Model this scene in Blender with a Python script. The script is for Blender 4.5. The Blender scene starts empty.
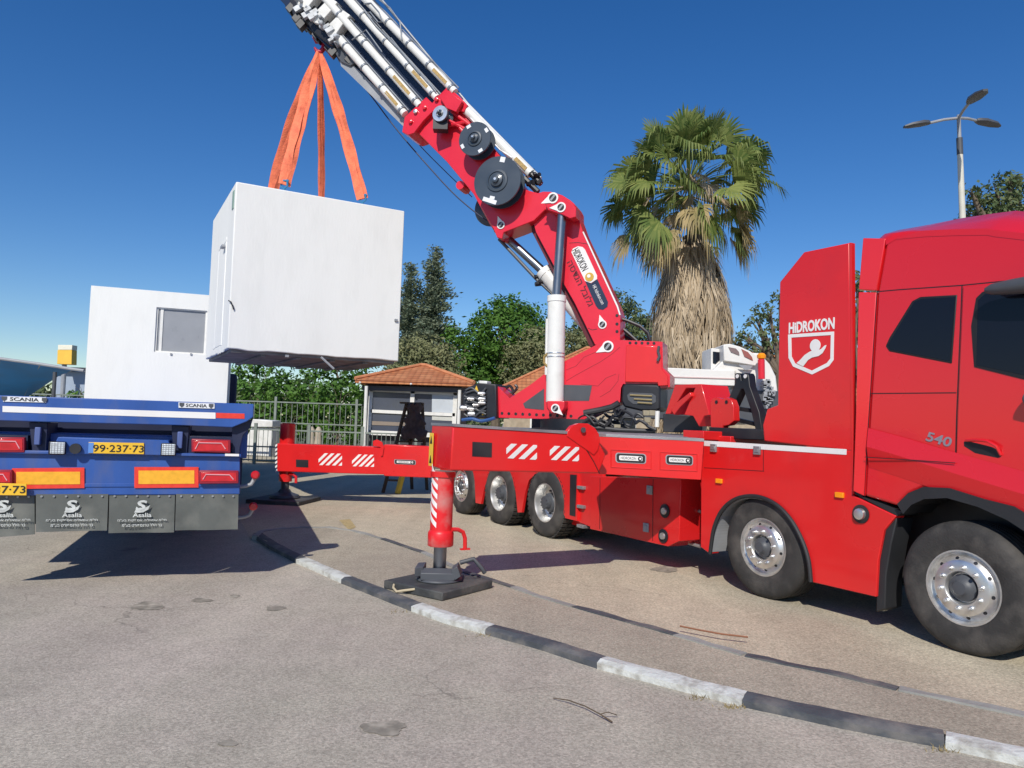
import bpy, bmesh, math, random
from mathutils import Vector, Matrix
R = math.radians
sc = bpy.context.scene
COL = sc.collection
random.seed(7)

# ---------------------------------------------------------------- camera
H, FL, PITCH, ROLL = 1.75, 745.0, R(3.0), R(1.9)
sp, cp, sr, cr = math.sin(PITCH), math.cos(PITCH), math.sin(ROLL), math.cos(ROLL)
cam_d = bpy.data.cameras.new('camera')
cam = bpy.data.objects.new('camera', cam_d); COL.objects.link(cam)
cam_d.sensor_width = 36; cam_d.lens = 36 * FL / 1024; cam_d.clip_end = 5000; cam_d.clip_start = 0.05
right = Vector((cr, -sr * sp, sr * cp)); up = Vector((-sr, -cr * sp, cr * cp)); fwd = Vector((0, cp, sp))
cam.matrix_world = Matrix(((right.x, up.x, -fwd.x, 0), (right.y, up.y, -fwd.y, 0), (right.z, up.z, -fwd.z, H), (0, 0, 0, 1)))
sc.camera = cam
def ray(u, v):
    a = (u - 512) / FL; b = (384 - v) / FL
    x = a * cr - b * sr; y = a * sr + b * cr
    return Vector((x, cp - y * sp, sp + y * cp))
def gnd(u, v, z=0.0):
    d = ray(u, v); t = (z - H) / d.z
    return Vector((d.x * t, d.y * t, z))
def at_y(u, v, y):
    d = ray(u, v); t = y / d.y
    return Vector((d.x * t, y, H + d.z * t))

class Frame:
    """upright local frame: s along a heading, w across (away from the viewer), z up"""
    def __init__(self, o, s, w):
        self.o = Vector((o[0], o[1], 0)); self.s = Vector((s[0], s[1], 0)).normalized()
        self.w = Vector((w[0], w[1], 0)); self.w = (self.w - self.s * self.w.dot(self.s)).normalized()
    def pt(self, s, w, z): return self.o + self.s * s + self.w * w + Vector((0, 0, z))
    def px(self, u, v, w=0.0):
        """trace a point of a drawing made on the plane w onto that plane"""
        d = ray(u, v); P = self.o + self.w * w
        t = P.dot(self.w) / d.dot(self.w)
        return Vector((0, 0, H)) + d * t
    def sz(self, u, v, w=0.0):
        p = self.px(u, v, w) - self.o
        return p.dot(self.s), p.z
    def poly(self, pts, w): return [self.px(u, v, w) for u, v in pts]

# ---------------------------------------------------------------- mesh helpers
class MB:
    def __init__(self): self.v = []; self.f = []; self.mi = []
    def add(self, vs, fs, m=0):
        b = len(self.v); self.v += [Vector(p) for p in vs]
        for f in fs: self.f.append([b + i for i in f]); self.mi.append(m)
        return self
    def prism(self, pts, off, m=0):
        n = len(pts); off = Vector(off)
        vs = list(pts) + [Vector(p) + off for p in pts]
        fs = [list(range(n)), list(range(2 * n - 1, n - 1, -1))] + [[i, i + n, (i + 1) % n + n, (i + 1) % n] for i in range(n)]
        return self.add(vs, fs, m)
    def box(self, c, ax, ay, az, m=0):
        """c centre, ax ay az half extents as vectors"""
        c = Vector(c); ax = Vector(ax); ay = Vector(ay); az = Vector(az)
        p = [c - ax - ay - az, c + ax - ay - az, c + ax + ay - az, c - ax + ay - az]
        return self.prism(p, az * 2, m)
    def fbox(self, F, s0, s1, w0, w1, z0, z1, m=0):
        p = [F.pt(s0, w0, z0), F.pt(s1, w0, z0), F.pt(s1, w1, z0), F.pt(s0, w1, z0)]
        return self.prism(p, (0, 0, z1 - z0), m)
    def tube(self, path, r, n=10, cap=True, m=0, flat=1.0):
        path = [Vector(p) for p in path]; k = len(path)
        rs = r if isinstance(r, (list, tuple)) else [r] * k
        vs = []; prev = None
        for i, p in enumerate(path):
            t = (path[min(i + 1, k - 1)] - path[max(i - 1, 0)]).normalized()
            if prev is None:
                a = Vector((0, 0, 1)) if abs(t.z) < .9 else Vector((1, 0, 0))
                x = t.cross(a).normalized()
            else:
                x = (prev - t * prev.dot(t)).normalized()
            prev = x; y = t.cross(x)
            for j in range(n):
                A = 2 * math.pi * j / n
                vs.append(p + x * math.cos(A) * rs[i] + y * math.sin(A) * rs[i] * flat)
        fs = [[i * n + j, i * n + (j + 1) % n, (i + 1) * n + (j + 1) % n, (i + 1) * n + j] for i in range(k - 1) for j in range(n)]
        if cap: fs += [list(range(n))[::-1], [(k - 1) * n + j for j in range(n)]]
        return self.add(vs, fs, m)
    def lathe(self, c, ax, prof, n=32, m=0, closed=True):
        """prof: (radius, offset along ax)"""
        c = Vector(c); ax = Vector(ax).normalized()
        a = Vector((0, 0, 1)) if abs(ax.z) < .9 else Vector((1, 0, 0))
        x = ax.cross(a).normalized(); y = ax.cross(x)
        vs = []
        for r, h in prof:
            for j in range(n):
                A = 2 * math.pi * j / n
                vs.append(c + ax * h + (x * math.cos(A) + y * math.sin(A)) * max(r, 1e-4))
        k = len(prof)
        fs = [[i * n + j, i * n + (j + 1) % n, (i + 1) * n + (j + 1) % n, (i + 1) * n + j] for i in range(k - 1) for j in range(n)]
        if closed: fs += ([list(range(n))[::-1]] if closed != 'end' else []) + [[(k - 1) * n + j for j in range(n)]]
        return self.add(vs, fs, m)
    def disc(self, c, ax, r, h, n=24, m=0): return self.lathe(c, ax, [(r, 0), (r, h)], n, m)
    def build(self, name, mat, parent=None, bevel=0.0, smooth=35, recalc=True, seg=1, label=None):
        me = bpy.data.meshes.new(name)
        off = Vector((0, 0, 0)); q = parent
        while q is not None: off += q.location; q = q.parent
        me.from_pydata([tuple(p - off) for p in self.v], [], self.f)
        mats = mat if isinstance(mat, (list, tuple)) else [mat]
        for m_ in mats: me.materials.append(m_)
        if len(mats) > 1: me.polygons.foreach_set('material_index', self.mi)
        if recalc:
            bm = bmesh.new(); bm.from_mesh(me); bmesh.ops.recalc_face_normals(bm, faces=bm.faces); bm.to_mesh(me); bm.free()
        if smooth:
            me.polygons.foreach_set('use_smooth', [True] * len(me.polygons))
            me.set_sharp_from_angle(angle=R(smooth))
        me.update()
        o = bpy.data.objects.new(name, me); COL.objects.link(o)
        if parent is not None: o.parent = parent
        if bevel:
            b = o.modifiers.new('bevel', 'BEVEL'); b.width = bevel; b.segments = seg + 1; b.limit_method = 'ANGLE'; b.angle_limit = R(40)
            b.harden_normals = False; b.use_clamp_overlap = True
        if label: o['label'] = label
        return o
def tag(o, label=None, cat=None, group=None, kind=None):
    if label: o['label'] = label
    if cat: o['category'] = cat
    if group: o['group'] = group
    if kind: o['kind'] = kind
    return o
def thing(name, label, cat, loc, group=None):
    o = bpy.data.objects.new(name, None); COL.objects.link(o); o.location = Vector(loc); o.empty_display_size = .2
    return tag(o, label, cat, group)
def recenter(o):
    """put a single-mesh thing's origin at its base"""
    me = o.data; n = len(me.vertices)
    xs = [v.co.x for v in me.vertices]; ys = [v.co.y for v in me.vertices]; zs = [v.co.z for v in me.vertices]
    c = Vector(((min(xs) + max(xs)) / 2, (min(ys) + max(ys)) / 2, min(zs)))
    for v in me.vertices: v.co -= c
    o.location = c
    return o
def text(name, s, c, rt, upv, h, mat, parent, width=None, depth=.003, bold=0.0, shear=0.0, label=None, spacing=1.0):
    """solid lettering centred at c; rt reading direction; h cap height"""
    cu = bpy.data.curves.new(name, 'FONT'); cu.body = s; cu.align_x = 'CENTER'; cu.align_y = 'CENTER'
    cu.extrude = depth / 2; cu.offset = bold; cu.resolution_u = 3; cu.shear = shear; cu.space_character = spacing
    t = bpy.data.objects.new(name, cu); COL.objects.link(t)
    dg = bpy.context.evaluated_depsgraph_get(); dg.update()
    me = bpy.data.meshes.new_from_object(t.evaluated_get(dg)); me.name = name
    bpy.data.objects.remove(t)
    if not len(me.vertices): return None
    xs = [v.co.x for v in me.vertices]; ys = [v.co.y for v in me.vertices]
    w0, h0 = max(xs) - min(xs), max(ys) - min(ys)
    mx, my = (max(xs) + min(xs)) / 2, (max(ys) + min(ys)) / 2
    ky = h / h0; kx = (width / w0) if width else ky
    rt = Vector(rt).normalized(); upv = Vector(upv).normalized(); nn = rt.cross(upv)
    off = Vector((0, 0, 0)); q = parent
    while q is not None: off += q.location; q = q.parent
    for v in me.vertices:
        v.co = Vector(c) - off + rt * (v.co.x - mx) * kx + upv * (v.co.y - my) * ky + nn * v.co.z
    me.materials.clear(); me.materials.append(mat)
    o = bpy.data.objects.new(name, me); COL.objects.link(o); o.parent = parent
    if label: o['label'] = label
    return o

# ---------------------------------------------------------------- materials
def pm(name, col, rough=.5, metal=0.0, coat=0.0, var=.06, scale=3.0, bump=0.0, bscale=40.0, col2=None, c2amt=0.0, c2scale=1.5, spec=.5, vec_scale=(1, 1, 1), rvar=0.05):
    m = bpy.data.materials.new(name); m.use_nodes = True
    nt = m.node_tree; N = nt.nodes; L = nt.links; p = N['Principled BSDF']
    tc = N.new('ShaderNodeTexCoord'); mp = N.new('ShaderNodeMapping'); mp.inputs['Scale'].default_value = vec_scale
    L.new(tc.outputs['Object'], mp.inputs['Vector'])
    no = N.new('ShaderNodeTexNoise'); no.inputs['Scale'].default_value = scale; no.inputs['Detail'].default_value = 5
    L.new(mp.outputs[0], no.inputs['Vector'])
    hs = N.new('ShaderNodeHueSaturation'); hs.inputs['Color'].default_value = (*col, 1)
    mr = N.new('ShaderNodeMapRange'); mr.inputs['From Min'].default_value = .3; mr.inputs['From Max'].default_value = .7
    mr.inputs['To Min'].default_value = 1 - var; mr.inputs['To Max'].default_value = 1 + var
    L.new(no.outputs['Fac'], mr.inputs['Value']); L.new(mr.outputs[0], hs.inputs['Value'])
    out = hs.outputs[0]
    if col2:
        n2 = N.new('ShaderNodeTexNoise'); n2.inputs['Scale'].default_value = c2scale; n2.inputs['Detail'].default_value = 7
        L.new(mp.outputs[0], n2.inputs['Vector'])
        r2 = N.new('ShaderNodeMapRange'); r2.inputs['From Min'].default_value = .48; r2.inputs['From Max'].default_value = .72
        r2.inputs['To Max'].default_value = c2amt; L.new(n2.outputs['Fac'], r2.inputs['Value'])
        mx = N.new('ShaderNodeMix'); mx.data_type = 'RGBA'; mx.inputs['B'].default_value = (*col2, 1)
        L.new(r2.outputs[0], mx.inputs['Factor']); L.new(out, mx.inputs['A']); out = mx.outputs['Result']
    L.new(out, p.inputs['Base Color'])
    p.inputs['Metallic'].default_value = metal; p.inputs['Coat Weight'].default_value = coat; p.inputs['Coat Roughness'].default_value = .08
    p.inputs['Specular IOR Level'].default_value = spec
    rr = N.new('ShaderNodeMapRange'); rr.inputs['From Min'].default_value = .3; rr.inputs['From Max'].default_value = .7
    rr.inputs['To Min'].default_value = max(0, rough - rvar); rr.inputs['To Max'].default_value = min(1, rough + rvar)
    L.new(no.outputs['Fac'], rr.inputs['Value']); L.new(rr.outputs[0], p.inputs['Roughness'])
    if bump:
        nb = N.new('ShaderNodeTexNoise'); nb.inputs['Scale'].default_value = bscale; nb.inputs['Detail'].default_value = 4
        L.new(mp.outputs[0], nb.inputs['Vector'])
        b = N.new('ShaderNodeBump'); b.inputs['Strength'].default_value = bump; b.inputs['Distance'].default_value = .02
        L.new(nb.outputs['Fac'], b.inputs['Height']); L.new(b.outputs[0], p.inputs['Normal'])
    return m
RED = pm('red_paint', (.70, .017, .018), .3, coat=.45, var=.05, scale=1.2, col2=(.45, .02, .025), c2amt=.25, c2scale=2.5, spec=.4)
REDC = pm('cab_red_paint', (.68, .012, .018), .26, coat=.6, var=.03, scale=.8)
REDB = pm('boom_red_paint', (.70, .016, .036), .33, coat=.25, var=.06, scale=2)
WHITEP = pm('white_paint', (.78, .77, .73), .35, var=.05, col2=(.45, .42, .36), c2amt=.35, c2scale=4)
TAPEW = pm('white_tape', (.8, .78, .76), .45, var=.05)
BLACK = pm('black_metal', (.012, .013, .018), .45, var=.2, col2=(.06, .055, .05), c2amt=.5)
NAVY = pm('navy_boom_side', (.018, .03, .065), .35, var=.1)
RUBBER = pm('tyre_rubber', (.035, .033, .032), .8, var=.2, scale=8, bump=.25, bscale=60, col2=(.14, .125, .11), c2amt=.45, c2scale=4)
PLAST = pm('black_plastic', (.02, .021, .024), .55, var=.15, bump=.1, bscale=200)
CHROME = pm('polished_alloy', (.78, .78, .77), .36, metal=.9, var=.1, col2=(.4, .38, .34), c2amt=.5, c2scale=9)
STEELR = pm('chromed_rod', (.25, .26, .29), .33, metal=1, var=.05)
ALU = pm('grey_aluminium', (.34, .35, .36), .5, metal=.6, var=.15, bump=.2, bscale=80)
GREY = pm('grey_paint', (.3, .31, .33), .5, var=.12)
DGREY = pm('dark_grey_paint', (.07, .075, .085), .5, var=.12)
REEL = pm('reel_slate', (.045, .06, .08), .38, var=.08, coat=.2)
STICK = pm('sticker_white', (.75, .76, .78), .5)
ORANGE = pm('marker_orange', (.9, .3, .01), .25)
YELL = pm('yellow_sticker', (.8, .52, .05), .45, var=.1)
SLING = pm('orange_webbing', (.9, .21, .1), .8, var=.15, scale=5, bump=.5, bscale=30, col2=(.5, .08, .05), c2amt=.5, c2scale=8)
SHACK = pm('blue_shackle', (.03, .2, .38), .4)
def glass(name, col, rough=.05):
    m = bpy.data.materials.new(name); m.use_nodes = True; p = m.node_tree.nodes['Principled BSDF']
    p.inputs['Base Color'].default_value = (*col, 1); p.inputs['Roughness'].default_value = rough; p.inputs['Specular IOR Level'].default_value = .35
    return m
GLASS = glass('tinted_glass', (.006, .007, .014), .1)
LENSR = pm('red_lens', (.55, .015, .025), .2, var=.15, scale=12, coat=.4)
LENSW = pm('clear_lens', (.6, .65, .68), .25, var=.2, scale=40)
ROUGHC = pm('white_rendered_concrete', (.8, .8, .77), .85, var=.025, scale=1.2, bump=.12, bscale=22, col2=(.58, .585, .555), c2amt=.16, c2scale=4.5, vec_scale=(1, 1, .3))
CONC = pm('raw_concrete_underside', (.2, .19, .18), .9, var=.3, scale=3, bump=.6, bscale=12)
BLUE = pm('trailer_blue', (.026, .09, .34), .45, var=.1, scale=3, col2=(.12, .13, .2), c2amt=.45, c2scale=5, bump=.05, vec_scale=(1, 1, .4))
BLUED = pm('dark_and_shade_blue', (.007, .013, .05), .55, var=.15, col2=(.05, .05, .06), c2amt=.4)  # trailer blue darkened to hold the shade of its recesses; also the dark tractor
FLAPM = pm('mudflap_rubber', (.10, .108, .1), .7, var=.15, scale=4, col2=(.25, .25, .22), c2amt=.5, c2scale=3, bump=.15, bscale=6)
REFLY = pm('reflector_yellow', (.85, .42, .03), .35, var=.1, scale=20)
REFLR = pm('reflector_red', (.75, .05, .03), .35, var=.1, scale=20)
PLATEY = pm('plate_yellow', (.8, .48, .03), .4)
INK = pm('black_ink', (.012, .012, .014), .5)
SILV = pm('silver_badge', (.5, .45, .5), .3, metal=.8)
GOLD = pm('gold_emblem', (.6, .36, .05), .4)

def sag(P, n=24):
    out = []
    for i in range(len(P) - 1):
        p0 = P[max(i - 1, 0)]; p1 = P[i]; p2 = P[i + 1]; p3 = P[min(i + 2, len(P) - 1)]
        for k in range(8):
            t = k / 8; out.append(tuple(.5 * ((2 * p1[j]) + (-p0[j] + p2[j]) * t + (2 * p0[j] - 5 * p1[j] + 4 * p2[j] - p3[j]) * t * t + (-p0[j] + 3 * p1[j] - 3 * p2[j] + p3[j]) * t ** 3) for j in range(2)))
    out.append(P[-1]); return out
# ================================================================ THE CRANE TRUCK
T = Frame((3.72, 6.07), (-.4956, .8686), (.8686, .4956))
truck = thing('crane_truck', 'long red five-axle truck with a big loader crane and spread outriggers', 'crane truck', T.pt(4.5, 1.27, 0))
Z = Vector((0, 0, 1))
def tpoly(name, px, w0, w1, mat, parent=truck, bevel=0.0, label=None, seg=1):
    return MB().prism(T.poly(px, w0), T.w * (w1 - w0)).build(name, mat, parent, bevel=bevel, label=label, seg=seg)
def fpoly(F, name, px, w0, w1, mat, parent, bevel=0.0, label=None):
    return MB().prism(F.poly(px, w0), F.w * (w1 - w0)).build(name, mat, parent, bevel=bevel, label=label)

# ---- wheels
WR = .535
def wheel(s, z, style, side=0, both=True):
    """style 'steer': outset polished rim, 'drive': deep rim; side 0 near, 1 far"""
    out = -T.w if side == 0 else T.w
    w = 0.02 if side == 0 else 2.52
    c = T.pt(s, w, z)
    wd = .36 if style == 'steer' else .60
    root = MB()
    # tyre
    prof = [(.292, -.02), (.30, .0), (.33, .012), (.42, .016), (.475, .008), (.51, -.012), (.532, -.045), (.535, -.06)]
    if style == 'steer':
        for g in (.09, .15, .21, .27): prof += [(.535, -g), (.522, -g - .003), (.522, -g - .014), (.535, -g - .017)]
        prof += [(.535, -wd + .06), (.52, -wd + .02), (.45, -wd), (.30, -wd + .02), (.292, -wd + .04)]
    else:
        prof += [(.535, -.24), (.50, -.29), (.40, -.30), (.40, -.33), (.50, -.335), (.535, -.37), (.535, -.56), (.5, -.6), (.3, -.59)]
    n = 72
    tb = MB().lathe(c, out, prof, n, closed=False)
    if style == 'drive':
        for (h0, h1) in ((-.02, -.25), (-.36, -.56)):
            for k in range(44):
                A = 2 * math.pi * k / 44; x = out.cross(Z).normalized(); y = out.cross(x)
                rd = x * math.cos(A) + y * math.sin(A); tg = x * -math.sin(A) + y * math.cos(A)
                for (a, b) in ((0, .42), (.55, 1)):
                    hh0 = h0 + (h1 - h0) * a; hh1 = h0 + (h1 - h0) * b
                    tb.box(c + rd * .541 + out * (hh0 + hh1) / 2, rd * .009, tg * .024, out * (hh0 - hh1) / 2)
    wl = tb.build('wheel', RUBBER, truck, smooth=30)
    rb = MB()
    if style == 'steer':
        rb.lathe(c, out, [(.305, -.02), (.302, .004), (.29, .004), (.282, -.03), (.268, -.045), (.252, -.03), (.222, .012), (.205, .02), (.135, .02), (.128, .012), (.118, -.03), (.06, -.03)], 48, closed='end')
        x = out.cross(Z).normalized(); y = out.cross(x)
        nuts = []
        for k in range(10):
            A = 2 * math.pi * (k + .3) / 10; rd = x * math.cos(A) + y * math.sin(A)
            nb = MB().lathe(c + rd * .168 + out * .02, out, [(.021, 0), (.021, .008), (.016, .012), (.015, .034), (.010, .042)], 10); nb.build('wheel_nut', CHROME, wl, smooth=40)
            A += math.pi / 10; rd = x * math.cos(A) + y * math.sin(A)
            nn = (out * .84 + rd * .54).normalized()
            rb.disc(c + rd * .236 + out * -.006, nn, .015, .004, 12, m=1)
        rb.build('rim', [CHROME, BLACK], wl, smooth=28)
        MB().lathe(c, out, [(.112, -.028), (.108, .0), (.085, .012), (.06, .03), (.052, .052), (.02, .056)], 24).build('hub', DGREY, wl)
    else:
        rb.lathe(c, out, [(.30, -.02), (.302, .002), (.288, .002), (.276, -.03), (.265, -.13), (.255, -.15), (.15, -.155), (.14, -.15)], 48, closed='end')
        rb.build('rim', CHROME, wl, smooth=28)
        hb = MB().lathe(c, out, [(.155, -.15), (.15, -.09), (.135, -.07), (.11, -.06), (.10, .0), (.07, .01), (.03, .012)], 24)
        x = out.cross(Z).normalized(); y = out.cross(x)
        for k in range(10):
            A = 2 * math.pi * k / 10; rd = x * math.cos(A) + y * math.sin(A)
            hb.lathe(c + rd * .185 + out * -.153, out, [(.02, 0), (.015, .03)], 8)
            hb.lathe(c + rd * .085 + out * .005, out, [(.012, 0), (.01, .016)], 8)
        hb.build('hub', DGREY, wl)
    return wl
WS = (.05, 2.11, 6.40, 7.88, 9.35)
for s, st in zip(WS, ('steer', 'steer', 'drive', 'drive', 'steer')):
    wheel(s, WR, st, 0)
    wheel(s, WR, st, 1)

# ---- chassis core
m = MB()
m.fbox(T, .9, 10.1, .72, .82, .72, 1.02); m.fbox(T, .9, 10.1, 1.72, 1.82, .72, 1.02)
for s in (2.8, 4, 5.2, 6.8, 8.2, 10.0): m.fbox(T, s, s + .12, .8, 1.75, .74, .98)
for s in WS: m.tube([T.pt(s, .3, WR), T.pt(s, 2.2, WR)], .11, 12)
m.fbox(T, 2.75, 3.6, .5, 2.0, .45, 1.0)
m.fbox(T, -1.3, .98, .5, 2.0, .42, 1.5); m.fbox(T, 1.3, 2.75, .52, 2.0, .5, 1.25)
m.build('chassis_frame', BLACK, truck, bevel=.008)
m = MB()
m.fbox(T, 3.3, 10.35, .12, 2.43, 1.14, 1.60)
m.build('subframe', RED, truck, bevel=.015)
m = MB(); m.fbox(T, 3.35, 10.4, .1, 2.45, 1.603, 1.66)
m.build('deck', ALU, truck, bevel=.006)

# ---- body side around the second axle
arc = [(811, 582), (808.5, 560), (802, 540), (791, 520), (776, 504.5), (757, 496.5), (738, 498), (723, 509), (714, 528), (710, 554)]
body = [(704, 441), (852, 451), (852, 495), (896, 516), (884, 530), (878, 560), (876, 597)] + sag(arc) + [(700.5, 547), (701, 480)]
bd = tpoly('side_body', body, 0, .14, RED, bevel=.008)
bp = MB()
pts = T.poly(sag(arc), -.02)
bp.tube(pts, .022, 8)
bp.build('arch_trim', PLAST, bd)
bp = MB()
pin = T.poly(sag([(810, 580), (807, 559), (800.5, 541), (789.5, 522), (775, 507), (757, 499), (739.5, 500.5), (725, 511), (716, 529), (712, 552)]), .02)
for a, b in zip(pin[:-1], pin[1:]):
    bp.prism([a, b, b + Z * .012, a + Z * .012], T.w * .5)
bp.build('wheel_arch_liner', GREY, bd)
m = MB(); m.prism(T.poly([(704, 440.6), (846.5, 449.2), (846.3, 454.8), (704, 445.8)], -.004), T.w * .003)
m.build('white_stripe', TAPEW, bd)
for u, v in ((713.5, 448), (757, 450.5)):
    m = MB(); p = T.px(u, v, -.012); m.box(p, T.s * .045, T.w * .012, Z * .045); m.box(p - T.w * .012, T.s * .03, T.w * .006, Z * .02)
    m.build('latch', ALU, bd, bevel=.004)
m = MB(); a = T.poly([(704, 468), (764, 471.5)], -.002)
m.prism([a[0], a[1], a[1] + Z * .006, a[0] + Z * .006], T.w * .004); m.build('panel_gap', INK, bd); m = MB()
a = T.poly([(763.5, 448), (763.5, 471.5)], -.002); m.prism([a[0], a[1], a[1] + T.s * .006, a[0] + T.s * .006], T.w * .004)
m.build('panel_gap', INK, bd)
for u, v in ((719, 481), (839.5, 495)):
    MB().box(T.px(u, v, -.012), T.s * .045, T.w * .012, Z * .025).build('side_marker', ORANGE, bd, bevel=.004)
c = T.px(861, 514, -.004)
fc = MB().lathe(c, -T.w, [(.085, 0), (.085, .008), (.06, .01)], 24).build('filler_cap', BLACK, bd)
MB().lathe(c - T.w * .01, -T.w, [(.055, 0), (.05, .03), (.03, .035)], 20).build('cap', CHROME, fc)
# trailing flap of the front wheel
tpoly('mudflap', [(879, 518), (897, 518), (891, 545), (886, 575), (885, 609), (876, 612), (877, 560)], .03, .28, PLAST, bevel=.01)
tpoly('cab_skirt', [(851, 487), (853, 493), (897, 516), (903, 512), (880, 503), (863, 497), (857, 486)], .01, .3, PLAST)

# ---- side tower with the logo
tower = [(779.6, 282), (803.8, 252), (849, 242.7), (852, 451), (764, 441), (762.6, 425), (767, 409), (777.6, 405)]
tw = tpoly('logo_tower', tower, 0, .045, RED, bevel=.012)
tpoly('tower_lip', [(849.3, 242.6), (851.9, 242.8), (853.5, 494), (851.7, 494)], -.006, .04, RED, parent=tw)
m = MB(); m.prism(T.poly(tower, .0), T.w * .09)
o2 = MB(); o2.prism([p + T.w * 2.46 for p in T.poly(tower, 0)], T.w * .09); o2.build('tower_panel', RED, truck, bevel=.012)
# emblem: shield with a hand holding a ball
def ring(outer, inner, F, w, th):
    mb = MB(); n = len(outer)
    o = F.poly(outer, w); i = F.poly(inner, w)
    for k in range(n):
        j = (k + 1) % n
        mb.prism([o[k], o[j], i[j], i[k]], F.w * th)
    return mb
so = [(788, 334.5), (834, 331.5), (833.5, 360), (829, 366), (812, 374.5), (793, 366.5), (788.5, 358)]
si = [(791.2, 337.6), (830.8, 335), (830.3, 358.5), (826.8, 363), (811.8, 370.6), (795, 363.3), (791.6, 356.5)]
ring(so, si, T, -.004, .003).build('shield_emblem', TAPEW, tw, smooth=0)
MB().disc(T.px(815.3, 345.5, -.004), -T.w, .062, .003, 28).build('ball_emblem', TAPEW, tw, smooth=0)
hand = [(796.5, 363), (800, 360), (804.5, 355), (809, 352), (813, 350), (818, 350), (821, 349), (824.5, 345.5), (826.4, 345), (825.4, 348), (822.5, 353), (818.5, 356), (812, 357.5), (808, 360), (803, 366.5)]
MB().prism(T.poly(hand, -.0075), T.w * .003).build('hand_emblem', TAPEW, tw, smooth=0)
text('lettering', 'HiDROKON', T.px(811, 325.7, -.004), -T.s, Z, (T.px(811, 320, 0) - T.px(811, 331.5, 0)).length, TAPEW, tw, width=(T.px(789, 326, 0) - T.px(834.5, 326, 0)).length, bold=.035)

# ---- cab
def tsz(u, v, w=0.0): return T.sz(u, v, w)
cab_px = [(864, 496), (868, 428), (877, 292), (886, 240), (896, 234), (925, 231), (956, 229.6), (988, 229)]
cab_top = [tsz(*p) for p in cab_px]
front = [(-.2, cab_top[-1][1] - .02), (-.75, cab_top[-1][1] - .2), (-1.12, 2.75), (-1.32, 2.0), (-1.42, 1.35), (-1.42, .5), (-.92, .45)]
arch = [(-.86, .62), (-.8, .8), (-.62, 1.03), (-.36, 1.17)]
arch_px = [(982, 500), (947, 489), (923, 488), (908.6, 494), (897, 506)]
side = cab_top + front + arch + [tsz(*p) for p in arch_px]
pts = [T.pt(s, 0.0, z) for s, z in side]
cabm = MB().prism(pts, T.w * 2.5)
cab = cabm.build('cab', REDC, truck, bevel=.03, seg=2)
# roof cap
rs = [tsz(*p, 0) for p in cab_px[3:]] + [(-.2, cab_top[-1][1] - .02), (-.75, cab_top[-1][1] - .2), (-1.1, cab_top[-1][1] - .6)]
ro = [tsz(*p, .32) for p in [(890, 238), (898, 229.5), (928, 224.3), (959, 218), (988, 213.6)]] + [(-.2, 0), (-.75, 0), (-1.0, 0)]
zt = ro[4][1]
ro[5] = (-.2, zt - .02); ro[6] = (-.7, zt - .2); ro[7] = (-1.05, zt - .55)
rows = [[(s, -.003, z - .05) for s, z in rs], [(s, -.003, z + .004) for s, z in rs], [(s, .12, z * .45 + rs[i][1] * .55) for i, (s, z) in enumerate(ro)], [(s, .34, z) for s, z in ro], [(s, 1.25, z + .03) for s, z in ro], [(s, 2.16, z) for s, z in ro],
        [(s, 2.38, z * .45 + rs[i][1] * .55) for i, (s, z) in enumerate(ro)], [(s, 2.503, z + .004) for s, z in rs], [(s, 2.503, z - .05) for s, z in rs]]
m = MB(); n = len(rs)
vs = [T.pt(*q) for r_ in rows for q in r_]
base = len(vs)
vs += [T.pt(s, .02, z - .25) for s, z in rs] + [T.pt(s, 2.48, z - .25) for s, z in rs]
fs = [[i * n + j, i * n + j + 1, (i + 1) * n + j + 1, (i + 1) * n + j] for i in range(len(rows) - 1) for j in range(n - 1)]
k = len(rows)
fs.append([i * n for i in range(k)]); fs.append([i * n + n - 1 for i in range(k)][::-1])
m.add(vs[:base], fs); m.build('cab_roof', REDC, cab, smooth=50)
# rear air deflector strip
def strip(name, pxs, ws, mat, th=.03, parent=cab, bevel=.006):
    a = [T.px(u, v, w) for (u, v), w in zip(pxs, ws)]
    return MB().prism(a, T.w * th).build(name, mat, parent, bevel=bevel)
strip('side_deflector', [(863, 238), (885.5, 238.5), (876.5, 290.5), (858.5, 289.5)], (-.05, -.006, -.006, -.05), REDC, th=.3)
strip('side_deflector', [(858.5, 292), (876.5, 292.5), (867.5, 428), (864, 496), (853, 491), (855.5, 420)], (-.05, -.006, -.006, -.006, -.05, -.05), REDC, th=.3)
# panel seams
def seam(pxs, w=-.003, th=.007, parent=cab):
    mb = MB(); P = T.poly(pxs, w)
    for a, b in zip(P[:-1], P[1:]):
        d = (b - a).normalized(); q = d.cross(T.w).normalized() * th / 2
        mb.prism([a - q, b - q, b + q, a + q], T.w * .004)
    return mb
sm = MB()
for q in ([(877, 291.5), (900, 289.5), (962, 285.2), (1024, 279), (1080, 274)], [(866, 393.5), (956, 392.7)],
          [(962, 285), (956.5, 418), (955, 478)], [(877, 292), (868, 428), (864, 496)]):
    b = seam(q); sm.add(b.v, b.f)
sm.build('panel_seams', INK, cab, smooth=0)
# belt crease: a shallow step down the flank
cr_px = [(868, 428), (895, 435), (957, 453), (1024, 471.5), (1090, 489)]
P1 = T.poly(cr_px, -.02)
m = MB()
P1 = [p + T.w * .004 for p in P1]; mid_ = [p - Z * .17 - T.w * .024 for p in P1]; low = [p - Z * .36 + T.w * .014 for p in P1]
for i in range(len(P1) - 1):
    m.add([P1[i], P1[i + 1], mid_[i + 1], mid_[i]], [[0, 1, 2, 3]]); m.add([mid_[i], mid_[i + 1], low[i + 1], low[i]], [[0, 1, 2, 3]])
m.build('flank_crease', REDC, cab, smooth=0)
seam([(864.5, 457), (955, 463)], -.047).build('panel_seam', INK, cab, smooth=0)
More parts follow.
